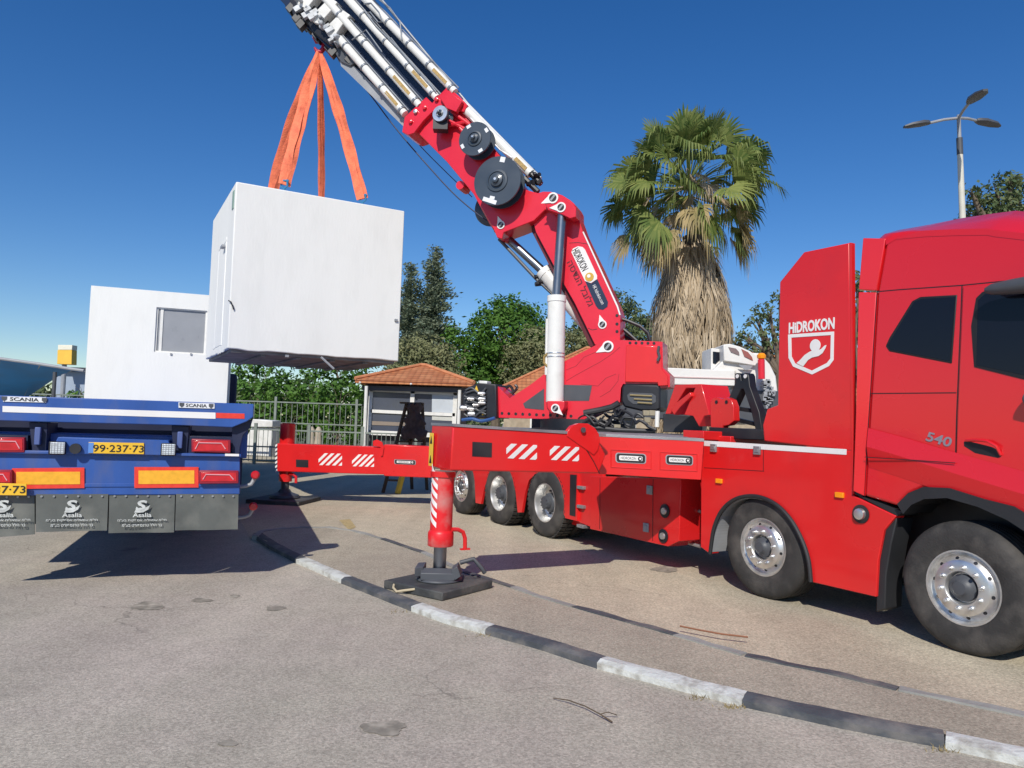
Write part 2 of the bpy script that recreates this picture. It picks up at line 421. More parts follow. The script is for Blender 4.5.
# windows
w1 = tpoly('side_window', [(885.5, 346), (889, 338), (912, 301), (920, 296.8), (957, 294.8), (951.5, 363.5), (889, 351.2)], -.006, .02, INK, parent=cab, bevel=.006)
MB().prism(T.poly([(887.5, 345), (914, 302), (921, 299), (955, 297), (949.8, 361), (890, 349.5)], -.009), T.w * .004).build('window_glass', GLASS, w1)
dw = tpoly('door', [(963, 286.5), (1024, 280.5), (1085, 276), (1105, 400), (1100, 498), (1024, 516), (1004, 509), (982, 497.5), (957, 488), (956, 463), (957.5, 418)], -.012, .03, REDC, parent=cab, bevel=.006)
w2 = MB().prism(T.poly([(974, 367), (971, 326), (976, 298), (982, 292), (990, 289), (1062, 284), (1080, 390), (1024, 379.5)], -.018), T.w * .006).build('window_frame', INK, dw, bevel=.003)
MB().prism(T.poly([(976.5, 365), (978, 300), (985, 294), (1060, 288), (1077, 386)], -.021), T.w * .003).build('window_glass', GLASS, dw)
hd = MB().prism(T.poly([(964, 446), (964, 442), (968, 441), (992, 447), (1000, 451), (1001, 456), (998, 458), (975, 453)], -.014), T.w * .004)
hd.build('handle_recess', INK, dw)
m = MB(); m.tube([T.px(u, v, w) for u, v, w in ((966, 440.5, -.02), (976, 440, -.05), (987, 441, -.055), (996, 446, -.05), (1001, 455, -.02))], .012, 8)
m.build('door_handle', REDC, dw)
text('engine_badge', '540', T.px(938.5, 439.2, -.004), T.px(950, 442.5, 0) - T.px(928, 436.5, 0), Z, .085, SILV, cab, width=.23, shear=.25, bold=.02)
# black fender lip over the front wheel
fo = [(-.92, .45), (-.88, .66), (-.8, .86), (-.62, 1.1), (-.36, 1.24)] + [tsz(*p, -.04) for p in [(983, 499), (948, 488), (923, 487), (908, 493), (897, 504)]]
fi = [(-.8, .45), (-.77, .64), (-.7, .8), (-.55, 1.0), (-.32, 1.13)] + [tsz(*p, -.04) for p in [(978, 507), (947, 498), (924, 499), (911, 505), (903, 514)]]
m = MB()
for i in range(len(fo) - 1):
    m.prism([T.pt(fo[i][0], -.04, fo[i][1]), T.pt(fo[i + 1][0], -.04, fo[i + 1][1]), T.pt(fi[i + 1][0], -.04, fi[i + 1][1]), T.pt(fi[i][0], -.04, fi[i][1])], T.w * .42)
m.build('fender', PLAST, cab, smooth=40)
# mirrors
mr = MB()
c0 = T.px(1010, 287, -.14)
mr.lathe(c0 + T.s * .18, -T.s, [(.02, 0), (.045, .05), (.06, .2), (.07, .4), (.07, .6), (.04, .7)], 16)
o = mr.build('mirror', DGREY, cab)
MB().lathe(T.px(1032, 399, -.08), -T.s, [(.02, -.06), (.05, -.04), (.07, .1), (.06, .3)], 16).build('mirror', DGREY, cab)
# front of the cab: windscreen, grille, bumper, lamps (out of the photograph)
m = MB(); a = T.pt(-1.14, .2, 2.72); m.prism([T.pt(-1.14, .15, 2.7), T.pt(-1.14, 2.35, 2.7), T.pt(-1.34, 2.35, 1.98), T.pt(-1.34, .15, 1.98)], -T.s * .02)
m.build('windscreen', GLASS, cab)
m = MB(); m.fbox(T, -1.46, -1.4, .3, 2.2, .75, 1.75); m.fbox(T, -1.52, -1.38, .05, 2.45, .38, .72); m.build('grille', PLAST, cab, bevel=.01)
for w in (.3, 2.2): MB().fbox(T, -1.5, -1.42, w - .2, w + .2, .78, 1.0).build('headlight', LENSW, cab, bevel=.01)

# ---- lower tool box, steps, tanks
lb = tpoly('tool_box', [(590.5, 476), (681, 479), (679, 541), (668, 546.5), (590, 529)], 0.0, .6, RED, bevel=.006)
tpoly('step_box', [(577, 475), (590, 476), (589.5, 528.5), (568, 523.5), (569, 516), (577, 517)], .22, .6, RED, parent=lb)
tpoly('step_frame', [(565, 473), (577.5, 474), (577, 521), (565, 518)], .0, .12, RED, parent=lb)
tpoly('step_slot', [(570, 474.5), (576.5, 475), (575, 516.5), (569.5, 515)], -.006, .0, BLACK, parent=lb)
for v in (487.5, 506.5, 526):
    m = MB(); m.box(T.px(586, v, .1), T.s * .08, T.w * .11, Z * .022); m.build('step', ALU, lb, bevel=.004)
for q in ([(653, 479), (652.5, 541)], [(600, 478), (599.5, 529)]):
    seam(q, -.003, .008).build('panel_gap', INK, lb, smooth=0)
for u, v in ((649.5, 490), (646, 527.5)):
    m = MB(); p = T.px(u, v, -.01); m.box(p, T.s * .05, T.w * .01, Z * .055); m.box(p - T.w * .012, T.s * .03, T.w * .008, Z * .03); m.build('hinge', GREY, lb, bevel=.004)
for u, v in ((665, 511), (663.5, 536)):
    c = T.px(u, v, -.004)
    q = MB().lathe(c, -T.w, [(.085, 0), (.085, .01), (.07, .014)], 24).build('round_port', BLACK, lb)
    MB().lathe(c - T.w * .012, -T.w, [(.045, 0), (.04, .02)], 16).build('cap', CHROME, q)
m = MB()
for v, w in ((516, .3), (531, .34)):
    m.tube([T.px(682, v, w), T.px(697, v + 4, w)], .075, 14)
m.tube([T.px(678, 505, .3), T.px(702, 512, .3)], .02, 8); m.tube([T.px(678, 540, .3), T.px(702, 547, .3)], .02, 8)
m.build('air_tank', ALU, truck)
# pillars and mudguards between the rear wheels
tpoly('wheel_panel', [(440, 462), (604, 464), (598, 530), (564, 516), (561, 490), (556, 478), (548, 473.5), (536, 473.5), (529, 480), (525, 492), (521.5, 512.5), (517.5, 512.5), (515.5, 492), (512, 478), (506, 472),
      (495, 472), (488, 478), (484, 488), (480.8, 504), (475.5, 503), (474.5, 480), (470, 472), (440, 470)], .04, .09, RED, bevel=.004)
for s in WS[2:]:
    m = MB()
    for k in range(12):
        A0 = R(15 + k * 12.5); A1 = R(15 + (k + 1) * 12.5); r0 = .61
        a = T.pt(s - math.cos(A0) * r0, .1, WR + math.sin(A0) * r0 * .96); b = T.pt(s - math.cos(A1) * r0, .1, WR + math.sin(A1) * r0 * .96)
        dn = Z * .012
        m.prism([a, b, b + dn, a + dn], T.w * .5)
    m.build('mudguard', GREY, truck)
BPn = Frame((.98, 8.47), (1.12, -.06), (.06, 1.12))
MB().prism(BPn.poly([(704, 441), (593, 435.2), (585, 440), (599, 474), (701, 480)], 0), BPn.w * .3).build('wheel_panel', RED, truck, bevel=.006)
MB().prism(BPn.poly([(704, 438.5), (593, 433), (593, 436), (704, 441.5)], -.006), BPn.w * .9).build('top_plate', ALU, truck)

# ---- pressed frames with name badges on the badge panel
def badge(F, name, u0, v0, u1, v1, w, parent):
    """black rounded plate with a white bar reading the maker's name and a small hand emblem"""
    a, b, c, d = F.px(u0, v0, w), F.px(u1, v0 + (v1 - v0) * .0 + (u1 - u0) * .05, w), F.px(u1, v1 + (u1 - u0) * .05, w), F.px(u0, v1, w)
    ctr = (a + b + c + d) / 4; ex = (b - a) / 2; ey = (a - d) / 2
    def rr(kx, ky, wv, th):
        P = []
        for i in range(20):
            A = 2 * math.pi * i / 20; cx, cy = math.cos(A), math.sin(A); hx = ex.length * kx; hy = ey.length * ky
            P.append(ctr + F.w * wv + ex.normalized() * (math.copysign(max(hx - hy * .6, 0), cx) + cx * hy * .6) + ey.normalized() * (math.copysign(hy * .4, cy) + cy * hy * .6))
        return MB().prism(P, F.w * th)
    o = rr(1, 1, -.010, .010).build(name, INK, parent)
    rr(1.08, 1.18, -.006, .006).build('badge_rim', GREY, o)
    rr(.82, .55, -.014, .004).build('badge_bar', TAPEW, o)
    n_ = -F.w
    rt = ex.normalized()
    if rt.cross(Z).dot(n_) < 0: rt = -rt
    text('lettering', 'HIDROKON', ctr + rt * -ex.length * .17 - F.w * .0155, rt, Z, ey.length * .62, DGREY, o, width=ex.length * 1.08, bold=.01, depth=.002)
    MB().disc(ctr + rt * ex.length * .64 - F.w * .014, -F.w, ey.length * .5, .005, 16).build('badge_dot', INK, o)
    MB().disc(ctr + rt * ex.length * .66 - F.w * .018, -F.w, ey.length * .25, .003, 12).build('badge_ball', TAPEW, o)
    return o
def frame_rect(F, px, w, parent, th=.02):
    P = F.poly(px, w); m = MB()
    for i in range(4): m.tube([P[i], P[(i + 1) % 4]], .006, 6)
    m.build('pressed_frame', RED, parent)
pan = [o for o in bpy.data.objects if o.name.startswith('wheel_panel')][-1]
pan.name = 'badge_panel'
frame_rect(BPn, [(611, 449.5), (651, 451.5), (651, 469), (611, 467)], -.003, pan)
frame_rect(BPn, [(660, 452), (697, 454), (697, 471), (660, 469.3)], -.003, pan)
badge(BPn, 'name_badge', 616.5, 453.2, 645, 461.8, 0, pan)
badge(BPn, 'name_badge', 666.5, 455.2, 692, 463.6, 0, pan)

# ---- near outrigger
NP = Vector((-.70, 7.58, 0)); NH = Vector((.98, 8.5, 0))
dn_ = (NH - NP).normalized(); nw_ = Vector((-dn_.y, dn_.x, 0))
NO = Frame(NP - nw_ * .27, dn_, nw_)
nout = fpoly(NO, 'outrigger', [(453, 425.6), (596, 435.5), (606, 455), (599, 473.5), (450.5, 470.5)], 0, .54, RED, truck, bevel=.015)
s0 = NO.sz(451, 450)[0]
m = MB(); m.prism(NO.poly([(453, 423.6), (606, 433.8), (606, 436.4), (453, 426.4)], -.01), NO.w * .56); m.build('top_plate', ALU, nout)
hb = NO.poly([(567, 436), (568, 431), (572, 426), (579, 423.3), (588, 423.5), (595, 428), (599, 434), (600, 442), (598, 450), (594, 455)], -.014)
MB().prism(hb, NO.w * .06).build('hinge_plate', RED, nout, bevel=.004)
MB().disc(NO.px(583, 430, -.034), -NO.w, .03, .012, 12).build('hinge_pin', DGREY, nout)
b = MB(); P = NO.poly([(586, 449), (594, 462), (599.5, 473.5)], -.003)
for a_, c_ in zip(P[:-1], P[1:]): b.tube([a_, c_], .005, 5)
b.build('panel_gap', INK, nout)
MB().prism(NO.poly([(472.5, 441.8), (492, 442.8), (491.8, 457.4), (472.2, 456.4)], -.004), NO.w * .003).build('access_hole', BLACK, nout)
def stripes(F, u0, v0, u1, v1, w, n, parent, slope=.055, lean=1.0):
    """a patch of white diagonal bars"""
    m = MB(); W = (u1 - u0); hgt = v1 - v0; bw = W / (n * 1.75)
    for k in range(n + 2):
        x = u0 + (k - .9) * bw * 1.9
        q = [(x, v1), (x + bw, v1), (x + bw + hgt * lean, v0), (x + hgt * lean, v0)]
        # clip to the patch
        out = []
        def clip(P, f):
            r = []
            for i in range(len(P)):
                a, c = P[i], P[(i + 1) % len(P)]; fa, fc_ = f(a), f(c)
                if fa >= 0: r.append(a)
                if fa * fc_ < 0: t = fa / (fa - fc_); r.append((a[0] + (c[0] - a[0]) * t, a[1] + (c[1] - a[1]) * t))
            return r
        q = clip(q, lambda p: p[0] - u0)
        if len(q) > 2: q = clip(q, lambda p: u1 - p[0])
        if len(q) < 3: continue
        q = [(a, c + (a - u0) * slope) for a, c in q]
        m.prism(F.poly(q, w), F.w * .003)
    return m.build('hazard_stripes', TAPEW, parent, smooth=0)
stripes(NO, 506.5, 443.4, 537, 458.2, -.004, 3, nout)
stripes(NO, 550, 445.6, 579, 459.8, -.004, 3, nout)
# sticker on the end face
ef = NO.pt(s0, .0, 0)
def endpt(w, z): return NO.pt(s0 - .012, w, z)
m = MB(); m.prism([endpt(.42, 1.28), endpt(.52, 1.28), endpt(.52, 1.62), endpt(.42, 1.62)], -NO.s * .004)
es = m.build('warning_sticker', YELL, nout)
for z in (1.35, 1.55):
    MB().prism([endpt(.44, z - .04), endpt(.5, z - .04), endpt(.47, z + .04)], -NO.s * .007).build('warning_sign', INK, es)
# jack leg
lc = NO.pt(s0 + .07, .33, 0)
jl = MB().lathe(lc, Z, [(.1, .48), (.125, .48), (.132, .49), (.132, .61), (.122, .63), (.113, .64), (.113, 1.0), (.113, 1.23)], 28)
leg = jl.build('jack_leg', pm('dusty_red', (.7, .014, .02), .4, col2=(.5, .3, .27), c2amt=.75, c2scale=4), nout)
MB().lathe(lc, Z, [(.128, 1.18), (.128, 1.235)], 28).build('leg_collar', RED, leg)
MB().lathe(lc, Z, [(.066, .2), (.066, .49)], 24).build('ram', STEELR, leg)
# spiral tape on the left of the leg
m = MB()
for k in range(6):
    z = .68 + k * .095
    vdir = (Vector((0, 0, 0)) - lc).normalized(); base_a = math.atan2(vdir.y, vdir.x) - R(60)
    for q_ in range(6):
        a0, a1 = base_a + R(-32 + q_ * 11), base_a + R(-21 + q_ * 11); z0_, z1_ = z + .1 - q_ * .018, z + .1 - (q_ + 1) * .018
        f_ = lambda A, zz: lc + Vector((math.cos(A) * .1155, math.sin(A) * .1155, zz))
        m.prism([f_(a0, z0_), f_(a1, z1_), f_(a1, z1_ + .052), f_(a0, z0_ + .052)], Vector((math.cos(a0), math.sin(a0), 0)) * -.004)
m.build('hazard_tape', TAPEW, leg, smooth=0)
hdl = MB(); hp = [NO.px(u, v, .2) for u, v in ((452, 529.5), (458, 529.5), (463, 532), (465, 538), (465, 549))]
hdl.tube(hp, .022, 8); hdl.box(hp[-1], NO.s * .05, NO.w * .02, Z * .008); hdl.build('crank_handle', RED, leg)
ft = MB(); ft.lathe(lc, Z, [(.23, .14), (.24, .15), (.23, .165), (.16, .19), (.11, .24), (.08, .25)], 28)
dx = Vector((1, 0, 0)); dy = Vector((0, 1, 0))
ft.box(lc + Vector((-.19, -.02, .24)), (.04, .02, 0), (0, .14, 0), (0, 0, .045)); ft.box(lc + Vector((.18, -.05, .24)), (.03, 0, .02), (0, .12, 0), (-.02, 0, .05)); ft.box(lc + Vector((0, -.14, .22)), (.17, .01, 0), (0, .04, .02), (0, 0, .035))
ft.tube([lc + Vector((.2, .08, .3)), lc + Vector((.34, .1, .34)), lc + Vector((.42, .08, .26)), lc + Vector((.46, .1, .2))], .025, 8)
ft.build('foot', DGREY, leg, bevel=.006)
# pad under it
def pad(c, a, half, z0, label):
    d1 = Vector((math.cos(a), math.sin(a), 0)) * half; d2 = Vector((-math.sin(a), math.cos(a), 0)) * half
    root = thing('support_pad', label, 'support pad', (c.x, c.y, z0), 'black plastic pads under the outriggers')
    MB().box(Vector((c.x, c.y, z0 + .042)), d1, d2, (0, 0, .042)).build('slab', PADM, root, bevel=.012)
    return root, d1, d2
PADM = pm('pad_plastic', (.045, .048, .05), .7, var=.25, scale=6, bump=.4, bscale=30, col2=(.16, .15, .13), c2amt=.6, c2scale=4)
ISL = .055
pr, d1, d2 = pad(lc + Vector((.0, -.02, 0)), R(-36), .39, ISL, 'square black pad under the near outrigger foot, on the traffic island')
m = MB(); e = Vector((lc.x, lc.y, ISL)) - d2 * .9 - d1 * .55
q0 = pr.location - d2 - d1 * .25 + Z * .06
m.tube([q0 + d1 * .35, q0 - d2 * .12 + d1 * .1 + Z * -.02, q0 - d2 * .18 - d1 * .1 + Z * -.04, q0 - d2 * .1 - d1 * .3 + Z * -.02, q0 - d1 * .38 + Z * .0], .012, 7)
m.build('rope_handle', pm('pale_rope', (.5, .42, .28), .9), pr)

# ---- far outrigger
g1 = gnd(281, 502); g1.z = 0
FO = Frame((g1.x, g1.y - .2), (1, .02), (0, 1))
fo_ = fpoly(FO, 'outrigger', [(277, 443.4), (384, 447), (384, 444.5), (431, 446.5), (434, 478), (384, 476), (384, 474.5), (277, 471.5)], 0, .4, RED, truck, bevel=.015)
fc_ = FO.pt(FO.sz(284, 450)[0], .2, 0)
l2 = MB().lathe(fc_, Z, [(.13, .42), (.13, .66), (.15, .7), (.15, FO.sz(284, 424)[1]), (.13, FO.sz(284, 423)[1])], 24)
l2 = l2.build('jack_leg', RED, fo_)
MB().lathe(fc_, Z, [(.08, .12), (.08, .45)], 20).build('ram', DGREY, l2)
MB().lathe(fc_, Z, [(.3, .1), (.28, .15), (.14, .2), (.1, .26)], 20).build('foot', DGREY, l2)
MB().prism(FO.poly([(296, 459.5), (308.3, 460), (308.3, 467.6), (296, 467)], -.004), FO.w * .003).build('access_hole', BLACK, fo_)
stripes(FO, 318.5, 453, 342, 465, -.004, 4, fo_, slope=.03)
stripes(FO, 352, 454.2, 374, 466.2, -.004, 4, fo_, slope=.03)
badge(FO, 'name_badge', 395, 459.5, 415, 463.6, 0, fo_)
MB().prism(FO.poly([(373, 446), (373, 441), (377, 439.5), (382, 442), (384, 447), (382.5, 456), (380.5, 456), (380.5, 447)], -.03), FO.w * .03).build('hinge_plate', RED, fo_)
m = MB(); hp = [FO.px(u, v, .1) for u, v in ((289, 474), (293, 474), (296, 477), (296, 483))]; m.tube(hp, .03, 8); m.build('crank_handle', RED, l2)
m = MB()
for k in range(7): m.prism(FO.poly([(275.2, 445 + k * 4.2), (277.2, 443.6 + k * 4.2), (277.2, 445.8 + k * 4.2), (275.2, 447.2 + k * 4.2)], -.01), FO.w * .004)
m.build('hazard_tape', TAPEW, fo_)
pad(fc_, R(-8), .55, .0, 'black pad under the far outrigger foot beside the blue trailer')
# tail end of the truck
tail = MB(); tail.fbox(T, 9.3, 10.5, .0, 2.5, 1.15, 1.58)
tail = tail.build('tail_box', RED, truck, bevel=.02)
MB().fbox(T, 9.6, 10.45, -.004, -.001, 1.44, 1.53).build('white_stripe', TAPEW, tail)
PIPE = pm('pipe_grey', (.22, .24, .27), .4, metal=.3)
# ================================================================ THE CRANE ON THE TRUCK
CR = Frame((1.3, 12.6), (-.94, .34), (.34, .94))
def cpoly(name, px, w0, w1, mat, parent=truck, bevel=0.0, label=None):
    return MB().prism(CR.poly(px, w0), CR.w * (w1 - w0)).build(name, mat, parent, bevel=bevel, label=label)
cc = CR.pt(0, 0, 0)
ring_ = MB().lathe(cc, Z, [(.95, 1.6), (.95, 1.68), (.8, 1.69), (.8, 1.84), (.7, 1.85)], 48).build('slewing_ring', BLACK, truck)
base_px = [(497, 385.5), (509.7, 398.3), (530, 385), (545, 373.5), (565, 361), (595, 345.5), (607, 338), (620, 340), (662.5, 341.7), (663, 368), (670, 375), (670, 387), (660, 388), (659.5, 384), (623, 384), (621, 388), (620, 402), (598, 412), (583, 420), (494, 417.5), (492.5, 408), (497, 407)]
tur = MB().prism(CR.poly(base_px, -.46), CR.w * .55)
for k in range(11): tur.disc(CR.px(502 + k * 6.9, 413.3 + k * .28, -.462), -CR.w, .026, .004, 10, m=1)
for k in range(5): tur.disc(CR.px(630 + k * 6, 342.9 + k * .1, -.462), -CR.w, .024, .004, 10, m=1)
tur = tur.build('crane_column', [REDB, BLACK], truck, bevel=.01)
cpoly('recess_panel', [(523, 403.6), (544, 388.5), (544, 410), (525, 408.2)], -.466, -.46, DGREY, tur)
cpoly('recess_panel', [(562, 384.7), (592, 385.5), (589, 400.8), (562, 400.8)], -.466, -.46, DGREY, tur)
m = MB()
def cseam(pxs, w, th=.008):
    P = CR.poly(pxs, w)
    for a, b in zip(P[:-1], P[1:]):
        d = (b - a).normalized(); q = d.cross(CR.w).normalized() * th / 2
        m.prism([a - q, b - q, b + q, a + q], CR.w * .004)
cseam([(566, 381), (576, 375), (600, 362), (612, 354), (620, 347)], -.463)
cseam([(600, 397), (610, 391), (618, 381), (619, 374)], -.463); cseam([(581, 384), (598, 386), (606, 378), (616, 374)], -.463)
cseam([(566, 370), (576, 366), (584, 357), (596, 352)], -.463)
m.build('weld_lines', pm('dark_red_weld', (.35, .01, .02), .5), tur, smooth=0)  # welds drawn as thin lines of darker red
# wider side cheek on the right
cpoly('column_cheek', [(626, 345), (661, 346.5), (662, 369), (668, 376), (668, 385.5), (658, 386), (657.5, 382.5), (625, 382)], -.50, -.463, RED, tur, bevel=.01)
m = MB(); m.tube([CR.px(u, v, -.53) for u, v in ((659, 346), (658, 351), (659.5, 356), (657.5, 361))], .022, 7); m.build('latch', DGREY, tur)

# black oil tank frame
tk = cpoly('oil_tank', [(622, 386), (625, 383.5), (658, 384.5), (660.5, 388), (660.5, 409), (656, 411), (641, 411), (624, 407), (621, 401)], -.5, .3, BLACK, bevel=.03)
cpoly('tank_window', [(627, 395), (630, 392.5), (652, 393.5), (656, 396), (656, 402), (651, 405), (633, 404), (628, 400)], -.506, -.5, DGREY, tk, bevel=.004)
m = MB()
for v in (395, 399, 402.5): m.tube([CR.px(630 + (v - 395), v, -.52), CR.px(652, v + 1, -.52)], .014, 6)
m.build('sight_tubes', pm('brass_tube', (.28, .22, .1), .4), tk)

# ---- lower boom
lbm_px = [(531, 214), (536, 232), (553, 264), (560, 277), (574.5, 302.5), (595, 344.5), (607, 345), (620, 341), (620.3, 315), (617.8, 306.5), (600, 267), (587, 240), (583, 231.5), (577.5, 216), (560, 203)]
lbm = MB().prism(CR.poly(lbm_px, -.3), CR.w * .42)
for v in (315.5, 324, 331.5): lbm.disc(CR.px(617, v, -.302), -CR.w, .026, .005, 10, m=1)
lbm = lbm.build('lower_boom', [REDB, BLACK], truck, bevel=.01)
for w0_, w1_ in ((-.2, .08),):
    cpoly('shaded_boom_edge', [(529.5, 214), (532, 232), (550, 267), (557, 281), (571, 306), (590, 347), (596, 345), (574.5, 302.5), (560, 277), (553, 264), (536, 232)], w0_, w1_, pm('shaded_edge_red', (.1, .006, .012), .5), lbm)  # added plate, its darker red imitates the shaded underside edge of the boom
m = MB(); m.prism(CR.poly([(583.5, 231.5), (618, 306), (620.6, 315), (619.4, 315), (616.8, 307), (582.4, 232)], -.31), CR.w * .03)
m.build('boom_edge', TAPEW, lbm)
m = MB(); cseam([(569, 243), (578, 242.5), (588, 244)], -.303); cseam([(588, 328), (592, 330), (597, 329)], -.303)
m.build('weld_lines', INK, lbm)
# plaque
wp = cpoly('name_plaque', [(571.3, 252), (573, 248.5), (578, 246.2), (582.5, 247), (585, 249.5), (597, 275.5), (597, 279), (591, 283), (585, 281)], -.307, -.3, TAPEW, lbm)
dp = cpoly('name_plaque', [(597.3, 279.2), (608, 302), (607.5, 306.5), (603, 309.7), (598.5, 309), (596, 306), (585.3, 281.5), (591.2, 283.5)], -.307, -.3, NAVY, lbm)
pa, pb = CR.px(575.5, 251, -.309), CR.px(587, 274, -.309)
rt_ = (pb - pa).normalized(); up_ = rt_.cross(CR.w)
if up_.z < 0: up_ = -up_
up_ = (-CR.w).cross(rt_)
text('lettering', 'HIDROKON', CR.px(580.2, 259.5, -.309), rt_, up_, .125, INK, wp, width=.41, bold=.012)
MB().disc(CR.px(589.5, 277, -.307), -CR.w, .075, .006, 20).build('emblem', GOLD, wp)
MB().disc(CR.px(588.8, 276, -.314), -CR.w, .03, .004, 14).build('emblem_ball', TAPEW, wp)
text('lettering', 'HK hidrokon.com', CR.px(598.5, 294.5, -.309), rt_, up_, .06, TAPEW, dp, width=.36)
text('lettering', '\u05d4\u05e1\u05d3\u05e0\u05d4 \u05dc\u05d1\u05d5\u05dc\u05d2', CR.px(580.5, 283, -.303), rt_, up_, .12, pm('dark_red_ink', (.12, .005, .015), .5), lbm, width=.86, bold=.012)

# ---- knuckle link
kn_px = [(522, 188), (530, 191), (538, 193), (543, 191.5), (551, 191.7), (562, 195), (570, 200), (574, 203.5), (576.3, 208), (576.5, 216.7), (570, 218.5), (562, 213.4), (545, 209.7), (534, 220.6), (513.8, 228.6), (503.6, 232.3), (502, 239), (497, 237.5), (493.5, 229), (487, 218), (480, 205), (500, 188)]
kn = cpoly('knuckle', kn_px, -.4, .12, REDB, bevel=.012)
for w0, w1 in ((-.62, -.402), (.122, .3)):
    cpoly('knuckle_plate', [(543, 199), (549, 193), (560, 195.5), (570, 201), (576, 208), (576, 216.7), (570, 218.5), (562, 214.5), (548, 210)], w0, w1, REDB, kn, bevel=.01)

def pincover(u, v, ang, w, parent, k=1.0):
    """teardrop pin cover: white drop with a dark slotted disc"""
    c = CR.px(u, v, w); rt = -CR.s; P = []
    for i in range(16):
        A = R(40) + R(280) * i / 15
        P.append((math.cos(A) * .085 * k, math.sin(A) * .085 * k))
    P.append((.2 * k, 0))
    ca, sa = math.cos(ang), math.sin(ang)
    pts = [c + rt * (x * ca - y * sa) + Z * (x * sa + y * ca) for x, y in P]
    o = MB().prism(pts, -CR.w * .012).build('pin_cover', TAPEW, parent)
    q = MB().disc(c - CR.w * .012, -CR.w, .058 * k, .006, 18); q.build('pin', INK, o)
    MB().box(c - CR.w * .02, (rt * math.cos(.9) + Z * math.sin(.9)) * .05 * k, CR.w * .004, (rt * math.cos(2.47) + Z * math.sin(2.47)) * .016 * k).build('pin_bar', GREY, o)
pincover(553, 198, math.pi * 1.12, -.622, kn, 1.1); pincover(561, 207.3, math.pi, -.622, kn); pincover(501, 225, math.pi * .62, -.402, kn, .85)
pincover(602.5, 324.5, math.pi * .6, -.302, lbm, .85); pincover(608, 346.5, math.pi * 1.15, -.462, tur, 1.1)

# ---- upper boom, base section
base2 = [(403, 132), (406, 117.5), (413, 110), (425, 99.5), (434, 104), (441, 95), (447, 90), (458, 97), (466, 105), (463, 114), (478, 131), (498, 153), (524, 187), (522, 205), (497, 236), (490, 225), (473.4, 194), (447, 162), (417, 132)]
bb = cpoly('boom_base_section', base2, -.3, .15, REDB, bevel=.012)
col_px = [(402, 132), (404.5, 117), (426, 97), (432, 103), (440, 94), (447, 87), (458, 95), (467.5, 105), (464, 112), (455, 110), (446, 103), (432, 112), (423, 121), (414, 133), (408, 135)]
cpoly('boom_collar', col_px, -.4, .2, REDB, bb, bevel=.01)
cpoly('boom_collar', [(439, 96), (448, 90), (462, 101), (456, 112), (446, 108)], -.5, -.4, REDB, bb, bevel=.01)
for u, v in ((411, 122), (416, 112), (425, 108), (437, 100), (461, 103)): MB().lathe(CR.px(u, v, -.4), -CR.w, [(.04, 0), (.04, .04), (.02, .05)], 8).build('collar_bolt', REDB if u != 416 else CHROME, bb)
MB().disc(CR.px(460, 185, -.2), CR.w, .08, .3, 14).build('hook_eye', REDB, bb)
# clutter on top of the base section
m = MB()
for (a, b) in (((437, 128), (466, 122)), ((444, 118), (470, 132)), ((452, 112), (474, 128)), ((470, 140), (460, 128))):
    m.tube([CR.px(*a, -.38), CR.px(*b, -.38)], .035, 8)
m.build('pipe_brackets', REDB, bb)

# ---- telescoping sections
def ex(p, q, t): return (p[0] + (q[0] - p[0]) * t, p[1] + (q[1] - p[1]) * t)
lowA, lowB = (408, 124), (341, 59)
topA, topB = (462, 98), (378, 0)
web = [(406, 124), (341, 61), ex(lowA, lowB, 1.95), ex(topA, topB, 1.35), (372, 0), (460, 99)]
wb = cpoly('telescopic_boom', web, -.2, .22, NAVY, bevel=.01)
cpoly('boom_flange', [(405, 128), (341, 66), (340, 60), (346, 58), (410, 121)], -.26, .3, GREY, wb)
m = MB(); m.tube([CR.px(*p, -.26) for p in (ex((468, 104), (382, 0), 1.3), (468, 104), (541, 178))], .022, 8)
m.build('top_flange', PIPE, wb)
tubes = [((339.4, 39), (405, 114)), ((331, 5), (420, 106)), ((355, 7), (437, 98)), ((381, 15), (455, 92))]
tb = []
for i, (a, b) in enumerate(tubes):
    far = ex(b, a, 1.0) if i == 0 else ex(b, a, 1.3)
    o = MB().tube([CR.px(*far, -.36), CR.px(*b, -.36)], [.078, .068], 16).build('extension_cylinder', WHITEP, wb)
    tb.append(o)
    d = CR.px(*ex(b, a, .12), -.43); e = CR.px(*ex(b, a, .3), -.43)
    dd = (e - d).normalized(); uu = dd.cross(CR.w).normalized()
    MB().prism([d + uu * .03, e + uu * .03, e - uu * .03, d - uu * .03], CR.w * .03).build('warning_label', pm('faded_ochre_label', (.42, .28, .1), .6, var=.3, scale=30) if i == 0 else bpy.data.materials['faded_ochre_label'], o)
    # thin hydraulic pipes along the barrel
    q = MB()
    for k, off in enumerate((.095,)):
        n0 = CR.px(*far, -.34); n1 = CR.px(*b, -.34); dd = (n1 - n0).normalized(); uu = dd.cross(CR.w).normalized()
        if uu.z < 0: uu = -uu
        q.tube([n0 + uu * off, n1 + uu * off], .014, 6)
    for t in (.05, .35, .62, .9):
        c = CR.px(*ex(b, a, t), -.36); q.lathe(c - dd * .02, dd, [(.086, 0), (.086, .04)], 14)
    q.build('hydraulic_pipe', PIPE, o)
